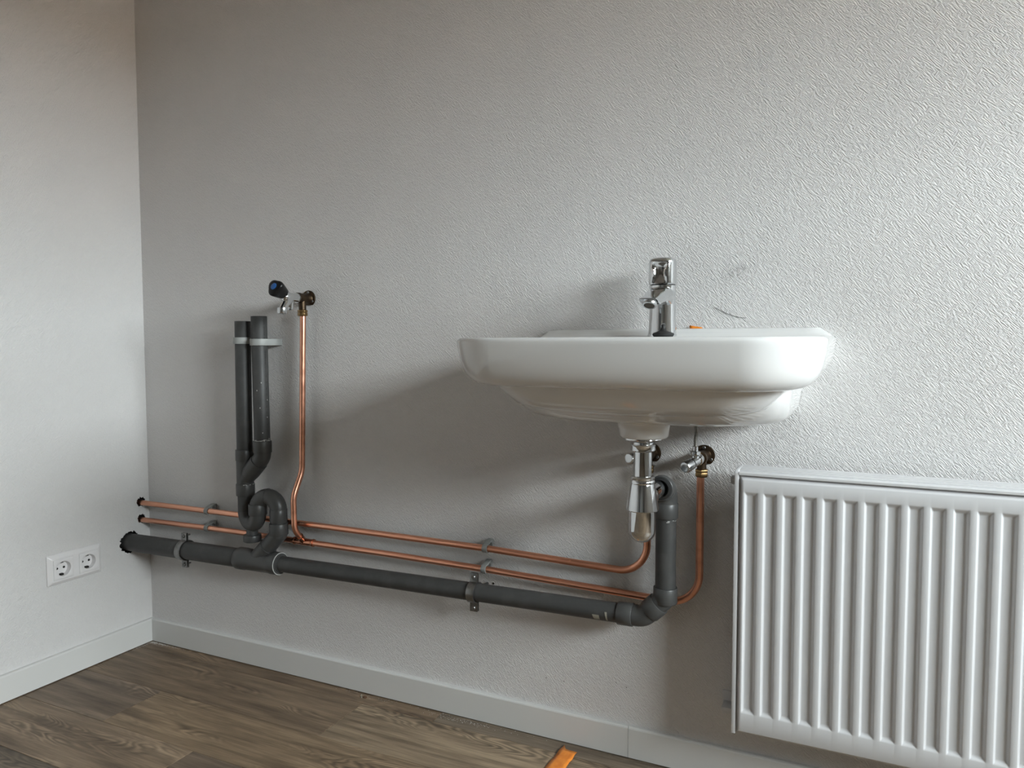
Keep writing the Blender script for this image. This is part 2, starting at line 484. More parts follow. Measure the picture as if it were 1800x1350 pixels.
# unseen dark door behind the camera, added for contrast in chrome reflections
dr = thing('reflection_door', None, None, (1.15, YF, 0), kind='structure')
MB().box((0.75, YF, 0), (1.65, YF + 0.03, 2.08)).build('door_leaf', 'door_grey', dr, bevel=0.003)
for lo, hi in (((0.69, YF, 0), (0.75, YF + 0.04, 2.14)), ((1.65, YF, 0), (1.71, YF + 0.04, 2.14)), ((0.75, YF, 2.08), (1.65, YF + 0.04, 2.14))):
    MB().box(lo, hi).build('door_frame', 'paint_trim', dr, bevel=0.003)
MB().tube(fillet([(0.83, YF + 0.03, 1.04), (0.83, YF + 0.08, 1.04), (0.95, YF + 0.08, 1.04)], 0.012), 0.009, 12).build('door_handle', 'chrome_satin', dr)

# outdoors seen by the window: ground below
MB().box((XR + 0.25, -40, -3.2), (70, 40, -3.0)).build('ground', 'ground_soil', smooth=False)['kind'] = 'structure'

# unseen row of houses, added to block low sky light through the window
nb = MB().box((XR + 11, -30, -3.0), (XR + 19, 30, 0.7)); nb.prism([(-0.4, 0.7), (8.4, 0.7), (4.0, 2.9)], (XR + 11, -30, 0), (1, 0, 0), (0, 0, 1), (0, 60, 0))
st(nb.build('sky_blocker_houses', 'blocker_brick', smooth=False))

# ------------------------------------------------------------------ washbasin
BX = 1.5755
def rrect(x0, x1, y0, y1, rf, rb, z, nc=10, ns=6, bow=0.0, tilt=None):
    """closed outline: start back left, along left side, front, right side, back; y0 is the front"""
    P = []
    def arc(cx, cy, r, a0, a1):
        for k in range(nc + 1):
            a = a0 + (a1 - a0) * k / nc
            P.append((cx + r * math.cos(a), cy + r * math.sin(a)))
    def seg(a, b):
        for k in range(1, ns):
            P.append((a[0] + (b[0] - a[0]) * k / ns, a[1] + (b[1] - a[1]) * k / ns))
    arc(x0 + rb, y1 - rb, rb, PI / 2, PI); seg((x0, y1 - rb), (x0, y0 + rf))
    arc(x0 + rf, y0 + rf, rf, PI, 1.5 * PI); seg((x0 + rf, y0), (x1 - rf, y0))
    arc(x1 - rf, y0 + rf, rf, 1.5 * PI, 2 * PI); seg((x1, y0 + rf), (x1, y1 - rb))
    arc(x1 - rb, y1 - rb, rb, 0, PI / 2); seg((x1 - rb, y1), (x0 + rb, y1))
    out = []
    for x, y in P:
        if bow:
            u = (x - (x0 + x1) / 2) / ((x1 - x0) / 2)
            w_ = max(0.0, min(1.0, (y - y1) / (y0 - y1)))
            y = y - bow * (1 - u * u) * w_ ** 3
        zz = z if tilt is None else z + tilt * (1 - min(1, abs(y) / 0.46))
        out.append(V(x, y, zz))
    return out

wbn = thing('washbasin', 'white ceramic washbasin hung on the wall above the chrome bottle trap', 'washbasin', (BX, 0, 0.752))
A, D, RC = 0.3005, 0.452, 0.108
def ring(ins, z, back=-0.001, extra=0.0, tilt=0.0, rf=None, rb=0.002, bow=0.020):
    return rrect(BX - A + ins, BX + A - ins, -D + ins + extra, back, (RC - ins * 0.6) if rf is None else rf, rb, z, bow=bow, tilt=tilt)
rings = []
rings.append(ring(0.085, 0.8205, tilt=0.011))
for ins, z, tl in ((0.052, 0.8200, 0.011), (0.040, 0.8210, 0.011), (0.031, 0.8232, 0.011), (0.0245, 0.8265, 0.011), (0.0190, 0.8310, 0.010), (0.0145, 0.8365, 0.009),
                   (0.0108, 0.8430, 0.008), (0.0078, 0.8505, 0.006), (0.0052, 0.8590, 0.005), (0.0032, 0.8690, 0.004), (0.0014, 0.8800, 0.003), (0.0, 0.8900, 0.003)):
    rings.append(ring(ins, z, tilt=tl))
for k in range(6):                                            # rounded rim
    a = PI / 2 * k / 5
    rings.append(ring(0.007 * (1 - math.cos(a)) - 0.0004, 0.8945 + 0.0070 * math.sin(a), tilt=0.0035))
def inner(ins, z, back, rf):
    return rrect(BX - A + ins, BX + A - ins, -D + ins - 0.004, back, rf, min(0.05, rf), z, tilt=0.002, bow=0.020)
rings.append(inner(0.020, 0.9012, -0.150, 0.085))
for k in range(1, 5):
    a = PI / 2 * k / 4
    rings.append(inner(0.020 + 0.008 * math.sin(a), 0.9012 - 0.008 * (1 - math.cos(a)), -0.150 - 0.006 * math.sin(a), 0.085))
for k, (ins, z, back, rf) in enumerate(((0.034, 0.880, -0.160, 0.085), (0.044, 0.850, -0.166, 0.085), (0.062, 0.815, -0.172, 0.08), (0.088, 0.788, -0.178, 0.07), (0.130, 0.773, -0.186, 0.06), (0.19, 0.768, -0.20, 0.04), (0.25, 0.766, -0.22, 0.02))):
    rings.append(inner(ins, z, back, rf))
rim = MB().ring_loft(rings).build('rim_body', 'ceramic', wbn, angle=50)

def low(a, d, z, rf, back=-0.0015, tilt=0.0):
    return rrect(BX - a, BX + a, -d, back, rf, 0.002, z, bow=0.014, tilt=tilt)
lr = [low(0.2470, 0.382, 0.834, 0.125), low(0.2455, 0.380, 0.8190, 0.125), low(0.2435, 0.372, 0.8050, 0.128), low(0.2415, 0.360, 0.7920, 0.132), low(0.2392, 0.344, 0.7800, 0.136),
      low(0.2360, 0.325, 0.7700, 0.138), low(0.2315, 0.304, 0.7620, 0.138), low(0.2235, 0.282, 0.7565, 0.135), low(0.2100, 0.262, 0.7535, 0.125), low(0.185, 0.245, 0.7522, 0.105), low(0.14, 0.22, 0.752, 0.08), low(0.08, 0.18, 0.752, 0.05)]
bowl = MB().ring_loft(lr).build('bowl', 'ceramic', wbn, angle=50)
# service pocket behind the bowl, where the tap tails and hoses come down
def pocket(): return MB().box((1.505, -0.118, 0.70), (1.645, -0.008, 0.892)).build('cutter', 'ceramic')
cutaway(rim, [pocket()]); cutaway(bowl, [pocket()])
for o in (rim, bowl): o.data.set_sharp_from_angle(angle=R(50))
up = []
for y, z0, dz in ((-0.001, 0.900, 0.0), (-0.001, 0.9205, 1), (-0.012, 0.9210, 1), (-0.020, 0.9185, 0.9), (-0.026, 0.9125, 0.6), (-0.033, 0.9070, 0.3), (-0.042, 0.9030, 0.05)):
    row_ = []
    for k in range(25):
        u = k / 24; x = 1.279 + (1.8735 - 1.279) * u
        e = min(1.0, min(x - 1.279, 1.8735 - x) / 0.026)
        e = math.sin(e * PI / 2)
        row_.append(V(x, y, 0.9025 + (z0 - 0.9025) * (e if z0 > 0.9025 else 1)))
    up.append(row_)
up = [list(r_) for r_ in zip(*up)]                            # sections across the ledge
secs = [[V(s_[0].x, -0.001, 0.898)] + s_[1:] + [V(s_[0].x, -0.042, 0.898)] for s_ in up]
MB().ring_loft(secs).build('upstand', 'ceramic', wbn, angle=50)
MB().lathe((1.5735, -0.230, 0.757), (0, 0, -1), [(0, 0.058), (0.003, 0.051), (0.008, 0.0465), (0.016, 0.0445), (0.028, 0.043), (0.0315, 0.0405), (0.0325, 0.036)], 40).build('drain_boss', 'ceramic', wbn, angle=60)

# ------------------------------------------------------------------ basin mixer tap
TX, TY, TZ = 1.5655, -0.072, 0.9050
tp = thing('mixer_tap', 'chrome single lever mixer tap standing on the white washbasin', 'tap', (TX, TY, TZ))
MB().lathe((TX, TY, TZ), (0, 0, 1), [(0, 0.0285), (0.003, 0.0285), (0.004, 0.0272), (0.035, 0.0258), (0.075, 0.0252), (0.0985, 0.0262)], 40).build('body', 'chrome', tp, angle=40)
MB().lathe((TX, TY, TZ + 0.0983), (0, 0, 1), [(0, 0.0245), (0.0028, 0.0245)], 32).build('joint_ring', 'black_plastic', tp)
# spout: tapering beam leaving the body, sloping down
def spout_sec(y, zt, zb, w, sag=0.0):
    n = 28; P = []
    for k in range(n):
        a = 2 * PI * k / n
        c, s_ = math.cos(a), math.sin(a)
        e = 0.45
        x = math.copysign(abs(c) ** e, c) * w
        z = math.copysign(abs(s_) ** e, s_)
        zz = (zt + zb) / 2 + z * (zt - zb) / 2
        if z > 0: zz -= (zt - zb) * 0.13 * (c * c)
        P.append(V(TX + x, y, zz))
    return P
sp = [spout_sec(TY + 0.010, 1.0020, 0.962, 0.0235), spout_sec(TY - 0.020, 1.0012, 0.9640, 0.0238), spout_sec(TY - 0.034, 0.9975, 0.9700, 0.0230), spout_sec(TY - 0.055, 0.9915, 0.9680, 0.0212),
      spout_sec(TY - 0.078, 0.9845, 0.9630, 0.0194), spout_sec(TY - 0.086, 0.9822, 0.9622, 0.0188), spout_sec(TY - 0.098, 0.9785, 0.9670, 0.0178), spout_sec(TY - 0.108, 0.9755, 0.9705, 0.0168), spout_sec(TY - 0.1115, 0.9740, 0.9722, 0.0150)]
so = MB().ring_loft(sp).build('spout', 'chrome', tp, angle=45)
ad_ = V(0, -0.50, -0.866)
ac_ = V(TX, TY - 0.0955, 0.9685)
MB().lathe(ac_, ad_, [(0, 0.0132), (0.0075, 0.0132), (0.0092, 0.0122), (0.0092, 0.0098), (0.0065, 0.0094)], 28).build('aerator', 'chrome_satin', so)
MB().lathe(ac_ + ad_ * 0.0062, ad_, [(0, 0.0098), (0.0012, 0.0098)], 24).build('aerator_mesh', 'aerator_mesh', so)
# lever head with a scooped front
rg_ = []
H0 = 1.0048
def head_ring(z, r, sq):
    P = []; n = 56
    for k in range(n):
        a = 2 * PI * k / n
        c, s_ = math.cos(a), math.sin(a)
        rr = r / ((abs(c) ** sq + abs(s_) ** sq) ** (1 / sq))
        x, y = rr * c, rr * s_
        if y < 0:                                              # grip hollow
            f_ = (z - H0) / 0.052
            half = 0.0150 - 0.0050 * math.sin(max(0, min(1, f_ / 0.85)) * PI)
            e = max(0.0, min(1.0, (half - abs(x)) / 0.0045 + 0.5)); e = e * e * (3 - 2 * e)
            g_ = 0.0
            if 0.0 <= f_ < 0.80:
                g_ = 0.35 + 0.65 * math.sin(min(1, f_ / 0.55) * PI / 2)
                if f_ > 0.62: g_ *= max(0, 1 - ((f_ - 0.62) / 0.18) ** 2)
            y += 0.0062 * e * g_
        P.append(V(TX + x, TY - 0.001 + y * 1.03, z))
    return P
for z, r in [(H0, 0.0235), (H0 + 0.001, 0.0258)] + [(H0 + 0.003 + 0.0415 * k / 22, 0.0262) for k in range(23)] + [(H0 + 0.0475, 0.0255), (H0 + 0.0500, 0.0238), (H0 + 0.0518, 0.0205), (H0 + 0.0530, 0.0150), (H0 + 0.0535, 0.008)]:
    rg_.append(head_ring(z, r, 2.6))
hd = MB().ring_loft(rg_).build('lever_head', 'chrome', tp, angle=60)
MB().lathe((TX - 0.0005, TY - 0.0205, H0 + 0.0145), (0, -1, 0), [(0, 0.0036), (0.0012, 0.0036), (0.0016, 0.0030), (0.0016, 0.0022), (0.0008, 0.0020)], 20).build('temperature_mark', 'chrome_satin', hd)

# plug with ball chain on the basin deck
pgx, pgy, pgz = 1.5805, -0.1255, 0.9032
pg = thing('basin_plug', 'black rubber basin plug lying in front of the mixer tap', 'plug', (pgx, pgy, pgz))
MB().lathe((pgx, pgy, pgz), (0, 0, 1), [(0, 0.0165), (0.001, 0.0180), (0.0040, 0.0200), (0.0060, 0.0202), (0.0078, 0.0190), (0.0100, 0.0125), (0.0118, 0.0085), (0.0135, 0.0062), (0.0165, 0.0042), (0.0195, 0.0036), (0.0222, 0.0034), (0.0235, 0.0020)], 32).build('stopper', 'black_rubber', pg)
MB().tube([V(pgx + 0.0042 * math.cos(a), pgy, pgz + 0.0215 + 0.0042 * math.sin(a)) for a in [2 * PI * k / 16 for k in range(17)]], 0.0008, 8).build('ring', 'chrome_satin', pg)
ch = MB()
for k in range(16):
    u = k / 15
    c = V(pgx - 0.006 - 0.030 * u, pgy + 0.010 + 0.048 * u * u, pgz + 0.0145 - 0.009 * u - 0.005 * math.sin(u * PI))
    ch.lathe(c - V(0, 0, 0.0012), (0, 0, 1), [(0, 0.0002), (0.0004, 0.0009), (0.0012, 0.0013), (0.0020, 0.0009), (0.0024, 0.0002)], 8)
ch.build('ball_chain', 'black_plastic', pg)

# ------------------------------------------------------------------ bottle trap
QX, QY = 1.5715, -0.230
bt = thing('bottle_trap', 'chrome bottle trap hanging under the white washbasin', 'trap', (QX, QY, 0.534))
MB().lathe((QX, QY, 0.7250), (0, 0, -1), [(0, 0.034), (0.0025, 0.0345), (0.005, 0.032), (0.0075, 0.024), (0.0080, 0.020)], 40).build('flange', 'chrome', bt)
MB().lathe((QX, QY, 0.7185), (0, 0, -1), [(0, 0.0185), (0.0050, 0.0185), (0.0052, 0.0222), (0.0068, 0.0228), (0.0090, 0.0222), (0.0160, 0.0222), (0.0185, 0.0195), (0.0187, 0.017)], 40).build('inlet_nut', 'chrome', bt)
MB().lathe((QX, QY, 0.705), (0, 0, -1), [(0, 0.0162), (0.055, 0.0162)], 36).build('inlet_tube', 'chrome', bt)
MB().lathe((QX, QY, 0.6565), (0, 0, -1), [(0, 0.0168), (0.0008, 0.0205), (0.0035, 0.0222), (0.0065, 0.0215), (0.0068, 0.0205), (0.0080, 0.0212), (0.0110, 0.0222), (0.0140, 0.0216)], 40).build('collar_ring', 'chrome', bt)
MB().lathe((QX, QY, 0.6428), (0, 0, -1), [(0, 0.0216), (0.002, 0.0222), (0.0440, 0.0288), (0.0470, 0.0290), (0.0485, 0.0280), (0.0485, 0.0240)], 48).build('cone', 'chrome', bt)
prof = [(0, 0.0236), (0.0365, 0.0236)] + [(0.0365 + 0.0225 * math.sin(a), 0.0236 * math.cos(a)) for a in [PI / 2 * k / 12 for k in range(1, 13)]]
MB().lathe((QX, QY, 0.5950), (0, 0, -1), prof, 48).build('cup', 'chrome', bt, angle=60)
MB().lathe((QX, QY + 0.018, 0.6120), (0, 1, 0), [(0, 0.0205), (0.010, 0.0215), (0.016, 0.0210), (0.024, 0.0195), (0.028, 0.0165)], 32).build('outlet_nut', 'chrome', bt)
MB().lathe((QX, QY + 0.03, 0.6120), (0, 1, 0), [(0, 0.0160), (0.0965, 0.0160)], 32).build('outlet_tube', 'chrome', bt)

# ------------------------------------------------------------------ grey PVC waste pipe (one glued run)
def zx(x): return 0.3135 + 0.0155 * x
PY = -0.065
wp = thing('waste_pipe', 'dark grey plastic waste pipe run along the wall with standpipes and trap', 'pipe', (0.5, PY, 0.29))
def pipe(a, b, r, nm='pipe', m='pvc'): return MB().tube([a, b], r, 28).build(nm, m, wp)
def P(x): return V(x, PY, zx(x))
def collar(c, d, L, r, lip=True, nm='socket'):
    c = Vector(c); d = Vector(d).normalized()
    return MB().lathe(c - d * L / 2, d, [(0, r - 0.0028), (0.0003, r - 0.0006), (0.0012, r), (L - 0.0012, r), (L - 0.0003, r - 0.0006), (L, r - 0.0028)], 32).build(nm, 'pvc_fitting', wp, angle=40)
pipe(P(-0.085), P(0.44), 0.0252)
pipe(P(0.55), P(1.49), 0.0203)
dx = (P(1) - P(0)).normalized()
# tee with slanted branch
tee = MB().lathe(P(0.426), dx, [(0, 0.0253), (0.0004, 0.0284), (0.0020, 0.0292), (0.026, 0.0292), (0.0285, 0.0280), (0.115, 0.0280), (0.1175, 0.0292), (0.141, 0.0292), (0.1425, 0.0284), (0.1430, 0.0215)], 36)
L3X = 0.5665
br0 = V(L3X - 0.080, PY, zx(0.48)); bd = V(1, 0, 1).normalized()
tee.lathe(br0, bd, [(0, 0.0235), (0.030, 0.0235), (0.0605, 0.0232)], 32)
tee.build('tee', 'pvc_fitting', wp, angle=40)
MB().lathe(P(0.5685), dx, [(0, 0.0272), (0.0025, 0.0265), (0.0028, 0.0225), (0.0058, 0.0218), (0.006, 0.0203)], 36).build('reducer', 'pvc_fitting', wp)
seam_w = MB().lathe(P(0.5682), dx, [(0, 0.0279), (0.0002, 0.0288), (0.0013, 0.0288), (0.0015, 0.0274)], 36).build('glue_bead', 'pvc_dust', wp)
# elbow over the branch, third leg
cz = 0.4035
MB().tube(fillet([br0 + bd * 0.052, V(L3X, PY, zx(0.48) + 0.080), V(L3X, PY, 0.402)], 0.035, 12), 0.0218, 28).build('elbow', 'pvc_fitting', wp)
collar(V(L3X, PY, 0.4140), (0, 0, 1), 0.030, 0.0238)
pipe(V(L3X, PY, 0.405), V(L3X, PY, 0.470), 0.0203)
collar(V(L3X, PY, 0.4490), (0, 0, 1), 0.034, 0.0222)
# upper return bend between second and third leg
L2 = V(0.5040, -0.0735, 0); L1 = V(0.4470, -0.0580, 0)
def bend_u(a, b, zc, up, r, nm='return_bend', dip=None):
    a = Vector(a); b = Vector(b); c = (a + b) / 2; h = (b - a) / 2; rr = h.length if dip is None else dip
    pts = []
    for k in range(25):
        t_ = PI * k / 24
        pts.append(V(c.x, c.y, zc) - h * math.cos(t_) + V(0, 0, up * rr * math.sin(t_)))
    return MB().tube(pts, r, 28).build(nm, 'pvc_fitting', wp)
bend_u((L2.x, L2.y, 0), (L3X, PY, 0), 0.4640, 1, 0.0212)
collar(V(L2.x, L2.y, 0.4610), (0, 0, 1), 0.029, 0.0236)
pipe(V(L2.x, L2.y, 0.448), V(L2.x, L2.y, 0.470), 0.0203)
bend_u((L1.x, L1.y, 0), (L2.x, L2.y, 0), 0.4480, -1, 0.0205)
MB().lathe((0.4755, -0.0658, 0.4080), (0, 0, -1), [(0, 0.0150), (0.020, 0.0150)], 24).build('cleanout_neck', 'pvc_fitting', wp)
MB().lathe((0.4755, -0.0658, 0.3895), (0, 0, -1), [(0, 0.0190), (0.0005, 0.0222), (0.002, 0.0230), (0.0165, 0.0230), (0.018, 0.0220), (0.0183, 0.018)], 32).build('cleanout_cap', 'pvc_fitting', wp)
# seam rings on the return bends
def seam_ring(c, d, r):
    c = Vector(c); d = Vector(d).normalized()
    return MB().lathe(c - d * 0.0008, d, [(0, r), (0.0002, r + 0.0007), (0.0014, r + 0.0007), (0.0016, r)], 32).build('weld_seam', 'pvc_fitting', wp)
seam_ring(((L2.x + L3X) / 2, (L2.y + PY) / 2, 0.4640 + math.hypot(L3X - L2.x, PY - L2.y) / 2), (L3X - L2.x, PY - L2.y, 0), 0.0212)
seam_ring(br0 + bd * 0.0600, bd, 0.0233)
# first standpipe with Y fitting
pipe(V(L1.x, L1.y, 0.4450), V(L1.x, L1.y, 0.600), 0.0203)
def standpipe(x, y0, z0, z1, tilt=0.0):
    return MB().lathe((x, y0, z0), (tilt, 0, z1 - z0), [(0, 0.0203), (z1 - z0 - 0.0005, 0.0203), (z1 - z0, 0.0200), (z1 - z0, 0.0180), (z1 - z0 - 0.12, 0.0180)], 32).build('pipe', 'pvc', wp)
standpipe(L1.x, L1.y, 0.590, 0.951, 0.003)
collar(V(L1.x, L1.y, 0.5980), (0, 0, 1), 0.030, 0.0236)
collar(V(L1.x, L1.y, 0.5060), (0, 0, 1), 0.032, 0.0240)
SX = 0.5095
standpipe(SX, L1.y, 0.615, 0.963, -0.003)
collar(V(SX, L1.y, 0.6235), (0, 0, 1), 0.031, 0.0236)
by = MB().tube(fillet([V(SX, L1.y, 0.625), V(SX, L1.y, 0.5960), V(L1.x + 0.002, L1.y, 0.5960 - (SX - L1.x) + 0.002)], 0.030, 12), 0.0216, 28)
by.tube([V(L1.x, L1.y, 0.515), V(L1.x, L1.y, 0.592)], 0.0222, 28)
by.build('branch_fitting', 'pvc_fitting', wp, angle=40)
bdl = V(-1, 0, -1).normalized()
MB().lathe(V(SX, L1.y, 0.5960) + bdl * 0.018, bdl, [(0, 0.0218), (0.0004, 0.0232), (0.0016, 0.0236), (0.040, 0.0236), (0.050, 0.0222)], 32).build('branch_socket', 'pvc_fitting', wp, angle=40)
# right-hand corner: two 45 degree bends and the riser to the basin trap
RX = 1.5745
zc_ = zx(1.52)
e1 = fillet([P(1.478), P(1.530), V(RX, PY, zc_ + 0.045), V(RX, PY, 0.40)], [0.030, 0.030], 8)
MB().tube(e1, 0.0216, 28).build('elbow', 'pvc_fitting', wp)
collar(P(1.4935), dx, 0.032, 0.0236)
d45 = (V(RX, PY, zc_ + 0.045) - P(1.530)).normalized()
collar((P(1.530) + V(RX, PY, zc_ + 0.045)) / 2, d45, 0.028, 0.0238)
collar(V(RX, PY, 0.3885), (0, 0, 1), 0.032, 0.0238)
pipe(V(RX, PY, 0.395), V(RX, PY, 0.560), 0.0203)
collar(V(RX, PY, 0.5600), (0, 0, 1), 0.030, 0.0238)
e2 = fillet([V(RX, PY, 0.560), V(RX, PY, 0.6120), V(RX, PY - 0.040, 0.6120)], 0.036, 14)
MB().tube(e2, 0.0226, 28).build('elbow', 'pvc_fitting', wp)
MB().lathe((RX, PY - 0.030, 0.6120), (0, -1, 0), [(0, 0.0228), (0.001, 0.0238), (0.0180, 0.0242), (0.0188, 0.0235), (0.0188, 0.0222), (0.006, 0.0215)], 36).build('socket', 'pvc_fitting', wp)
seam_ring(V(RX, PY - 0.012, 0.6010), V(0, -1, 1), 0.0226)
MB().lathe((RX, PY - 0.036, 0.6120), (0, -1, 0), [(0, 0.0155), (0.0, 0.0222), (0.0135, 0.0222), (0.0150, 0.0185), (0.0150, 0.0165)], 36, cap0=False, cap1=False).build('rubber_seal', 'black_rubber', wp)
# solvent residue, paint specks, label remnants and the printed line of marks
dz = MB(); q = random.Random(4)
def on_pipe(cx, cy, r, ang, z, w_, h_, m_):
    """small curved flake on a vertical pipe"""
    n = 4; a0 = ang - w_ / r / 2
    A_ = [V(cx + (r + 0.0004) * math.cos(a0 + w_ / r * k / n), cy + (r + 0.0004) * math.sin(a0 + w_ / r * k / n), z) for k in range(n + 1)]
    B_ = [p + V(0, 0, h_) for p in A_]
    m_.ring_loft([A_, B_], False, False, closed=False)
camdir = math.atan2(-1.46, 1.45)
for k in range(26):
    on_pipe(SX - 0.0002, L1.y, 0.0205, camdir + q.uniform(-1.1, 1.1), 0.6385 + abs(q.gauss(0, 0.0022)), q.uniform(0.002, 0.008), q.uniform(0.0008, 0.0018), dz)
for a_, z_ in ((0.1, 0.66), (-0.15, 0.725), (0.75, 0.70), (0.05, 0.79), (0.8, 0.745), (-0.5, 0.77)):
    on_pipe(SX - 0.001, L1.y, 0.0205, camdir + a_, z_, 0.002, 0.003, dz)
for k in range(9):
    on_pipe(L1.x, L1.y, 0.0242, camdir + q.uniform(-0.2, 1.3), 0.5205 + q.uniform(-0.001, 0.001), q.uniform(0.003, 0.007), 0.0015, dz)
for k in range(6):
    on_pipe(RX, PY, 0.0206, camdir + q.uniform(-0.6, 0.8), 0.541 + q.uniform(-0.002, 0.001), q.uniform(0.002, 0.005), 0.001, dz)
dz.build('glue_residue', 'pvc_dust', wp, smooth=False, recalc=False)['kind'] = 'stuff'
ik = MB()
z = 0.945
seq = [0.0032] * 15 + [0] * 2 + [0.0016] * 12 + [0.0030, 0, 0.003, 0, 0.003]
z = 0.955
for h_ in [0.0035, 0.0035, 0.0035, 0, 0.0035, 0.0035, 0.0035, 0.0035, 0.0035, 0, 0.0035, 0.0035, 0.0035]:
    if h_: on_pipe(SX - 0.003, L1.y, 0.0206, camdir + 0.62, z - h_, 0.0022, h_ * 0.8, ik)
    z -= 0.0047
z = 0.874
for k in range(16):
    on_pipe(SX - 0.0022, L1.y, 0.0206, camdir + 0.68, z, 0.0018 + 0.0008 * (k % 3), 0.0014, ik); z -= 0.0024
for k in range(3):
    z -= 0.005; on_pipe(SX - 0.002, L1.y, 0.0206, camdir + 0.68, z, 0.0012, 0.0022, ik)
for k in range(11):
    z -= 0.0157; on_pipe(SX - 0.0016 + 0.0012 * k / 10, L1.y, 0.0206, camdir + 0.70, z, 0.0010, 0.0055, ik)
ik.build('printed_marks', 'print_ink', wp, smooth=False, recalc=False)
lb = MB()
def on_hpipe(x0, x1, a0, a1, r, skew, m_):
    A_ = []; B_ = []
    for k in range(6):
        a = a0 + (a1 - a0) * k / 5
        for L_, x in ((A_, x0 + skew * k / 5), (B_, x1 + skew * 0.4 * k / 5)):
            c = P(x); L_.append(V(x, c.y - (r + 0.0005) * math.cos(a), c.z + (r + 0.0005) * math.sin(a)))
    m_.ring_loft([A_, B_], False, False, closed=False)
on_hpipe(1.430, 1.443, -0.75, -0.15, 0.0203, -0.003, lb)
on_hpipe(1.457, 1.460, -0.75, 0.25, 0.0203, -0.003, lb)
lb.build('label_remnant', 'label_paper', wp, smooth=False, recalc=False)

# ------------------------------------------------------------------ copper pipes
CY = -0.027; CR = 0.0076
c1 = thing('copper_pipe', 'upper of the two horizontal copper pipes, ending behind the bottle trap', 'pipe', (0, CY, 0.4235), group='copper water pipes')
path = fillet([V(-0.085, CY, 0.4225), V(0.35, CY, 0.4245), V(0.9, CY, 0.4235), V(1.15, CY, 0.4225), V(1.5265, CY, 0.4130), V(1.5265, CY, 0.6250)], [0, 0, 0, 0.060], 14)
MB().tube(path, CR, 18).build('pipe', 'copper', c1)
c2 = thing('copper_pipe', 'lower of the two horizontal copper pipes, with a branch up to the black-knobbed tap', 'pipe', (0, CY, 0.3745), group='copper water pipes')
path = fillet([V(-0.085, CY, 0.3710), V(0.35, CY, 0.3765), V(0.9, CY, 0.3760), V(1.15, CY, 0.3735), V(1.634, CY, 0.3620), V(1.634, CY, 0.6250)], [0, 0, 0, 0.062], 14)
MB().tube(path, CR, 18).build('pipe', 'copper', c2)
TJ = V(0.616, CY, 0.3765)
bdv = V(-0.10, -0.66, 0.74).normalized()
path = fillet([TJ + bdv * 0.012, TJ + bdv * 0.050 , V(0.6105, -0.0580, 0.470), V(0.6125, -0.0560, 0.500), V(0.6145, -0.0300, 0.556), V(0.6255, CY, 0.9620)], [0.040, 0, 0.05, 0.05], 12)
path = fillet([TJ + bdv * 0.010, V(0.6125, -0.0590, 0.4150), V(0.6115, -0.0590, 0.5000), V(0.6150, -0.0290, 0.5620), V(0.6255, CY, 0.9620)], [0.050, 0.07, 0.07], 14)
MB().tube(path, CR, 18).build('riser', 'copper', c2)
tf = MB()
ex = V(1, 0, 0)
tf.lathe(TJ - ex * 0.033, ex, [(0, CR), (0.0003, 0.0098), (0.003, 0.0104), (0.0055, 0.0098), (0.006, 0.0090), (0.024, 0.0092), (0.033, 0.0098), (0.042, 0.0092), (0.060, 0.0090), (0.0605, 0.0098), (0.063, 0.0104), (0.0657, 0.0098), (0.066, CR)], 24)
tf.lathe(TJ, bdv, [(0, 0.0090), (0.019, 0.0090), (0.0195, 0.0098), (0.022, 0.0106), (0.0247, 0.0098), (0.025, CR)], 24)
tf.build('tee_fitting', 'copper_fitting', c2, angle=50)

# ------------------------------------------------------------------ wall outlets: bib tap and two stop valves
def plate_outline(r, flat=0.80):
    P_ = []
    for k in range(40):
        a = 2 * PI * k / 40
        x, z_ = r * math.cos(a), r * math.sin(a)
        P_.append((x, max(z_, -flat * r)))
    return P_
def screw(c, d, r, par, m='zinc', nm='screw'):
    s_ = MB().lathe(c, d, [(0, r), (0.0012, r), (0.0022, r * 0.75), (0.0022, r * 0.42), (0.0012, r * 0.38)], 18).build(nm, m, par)
    return s_
def outlet(name, label, cat, x, z, nutz, nut_r, plate_r, group=None):
    t_ = thing(name, label, cat, (x, 0, z), group=group)
    p_ = MB().prism(plate_outline(plate_r), (x, -0.0008, z), (1, 0, 0), (0, 0, 1), (0, -0.0042, 0)).build('wall_plate', 'brass_aged', t_, bevel=0.0012)
    for a in (90, -28, 208):
        c = V(x + plate_r * 0.74 * math.cos(R(a)), -0.0048, z + plate_r * 0.74 * math.sin(R(a)))
        screw(c, (0, -1, 0), 0.0034, p_)
    b_ = MB().lathe((x, -0.004, z), (0, -1, 0), [(0, 0.0150), (0.004, 0.0128), (0.016, 0.0120), (0.034, 0.0120), (0.0345, 0.0134), (0.042, 0.0134), (0.043, 0.0110)], 28)
    b_.lathe((x, CY, z), (0, 0, -1), [(0, 0.0100), (z - nutz - 0.010, 0.0092), (z - nutz - 0.006, 0.0092)], 24)
    b_.build('elbow_body', 'brass_aged', t_, angle=40)
    MB().lathe((x, CY, nutz + 0.0085), (0, 0, -1), [(0, nut_r * 0.80), (0.0015, nut_r), (0.0055, nut_r), (0.006, nut_r * 0.93), (0.0075, nut_r * 0.93), (0.008, nut_r), (0.0145, nut_r), (0.0165, nut_r * 0.82)], 6, rot=0.4).build('compression_nut', 'brass', t_, bevel=0.0006, angle=20)
    return t_
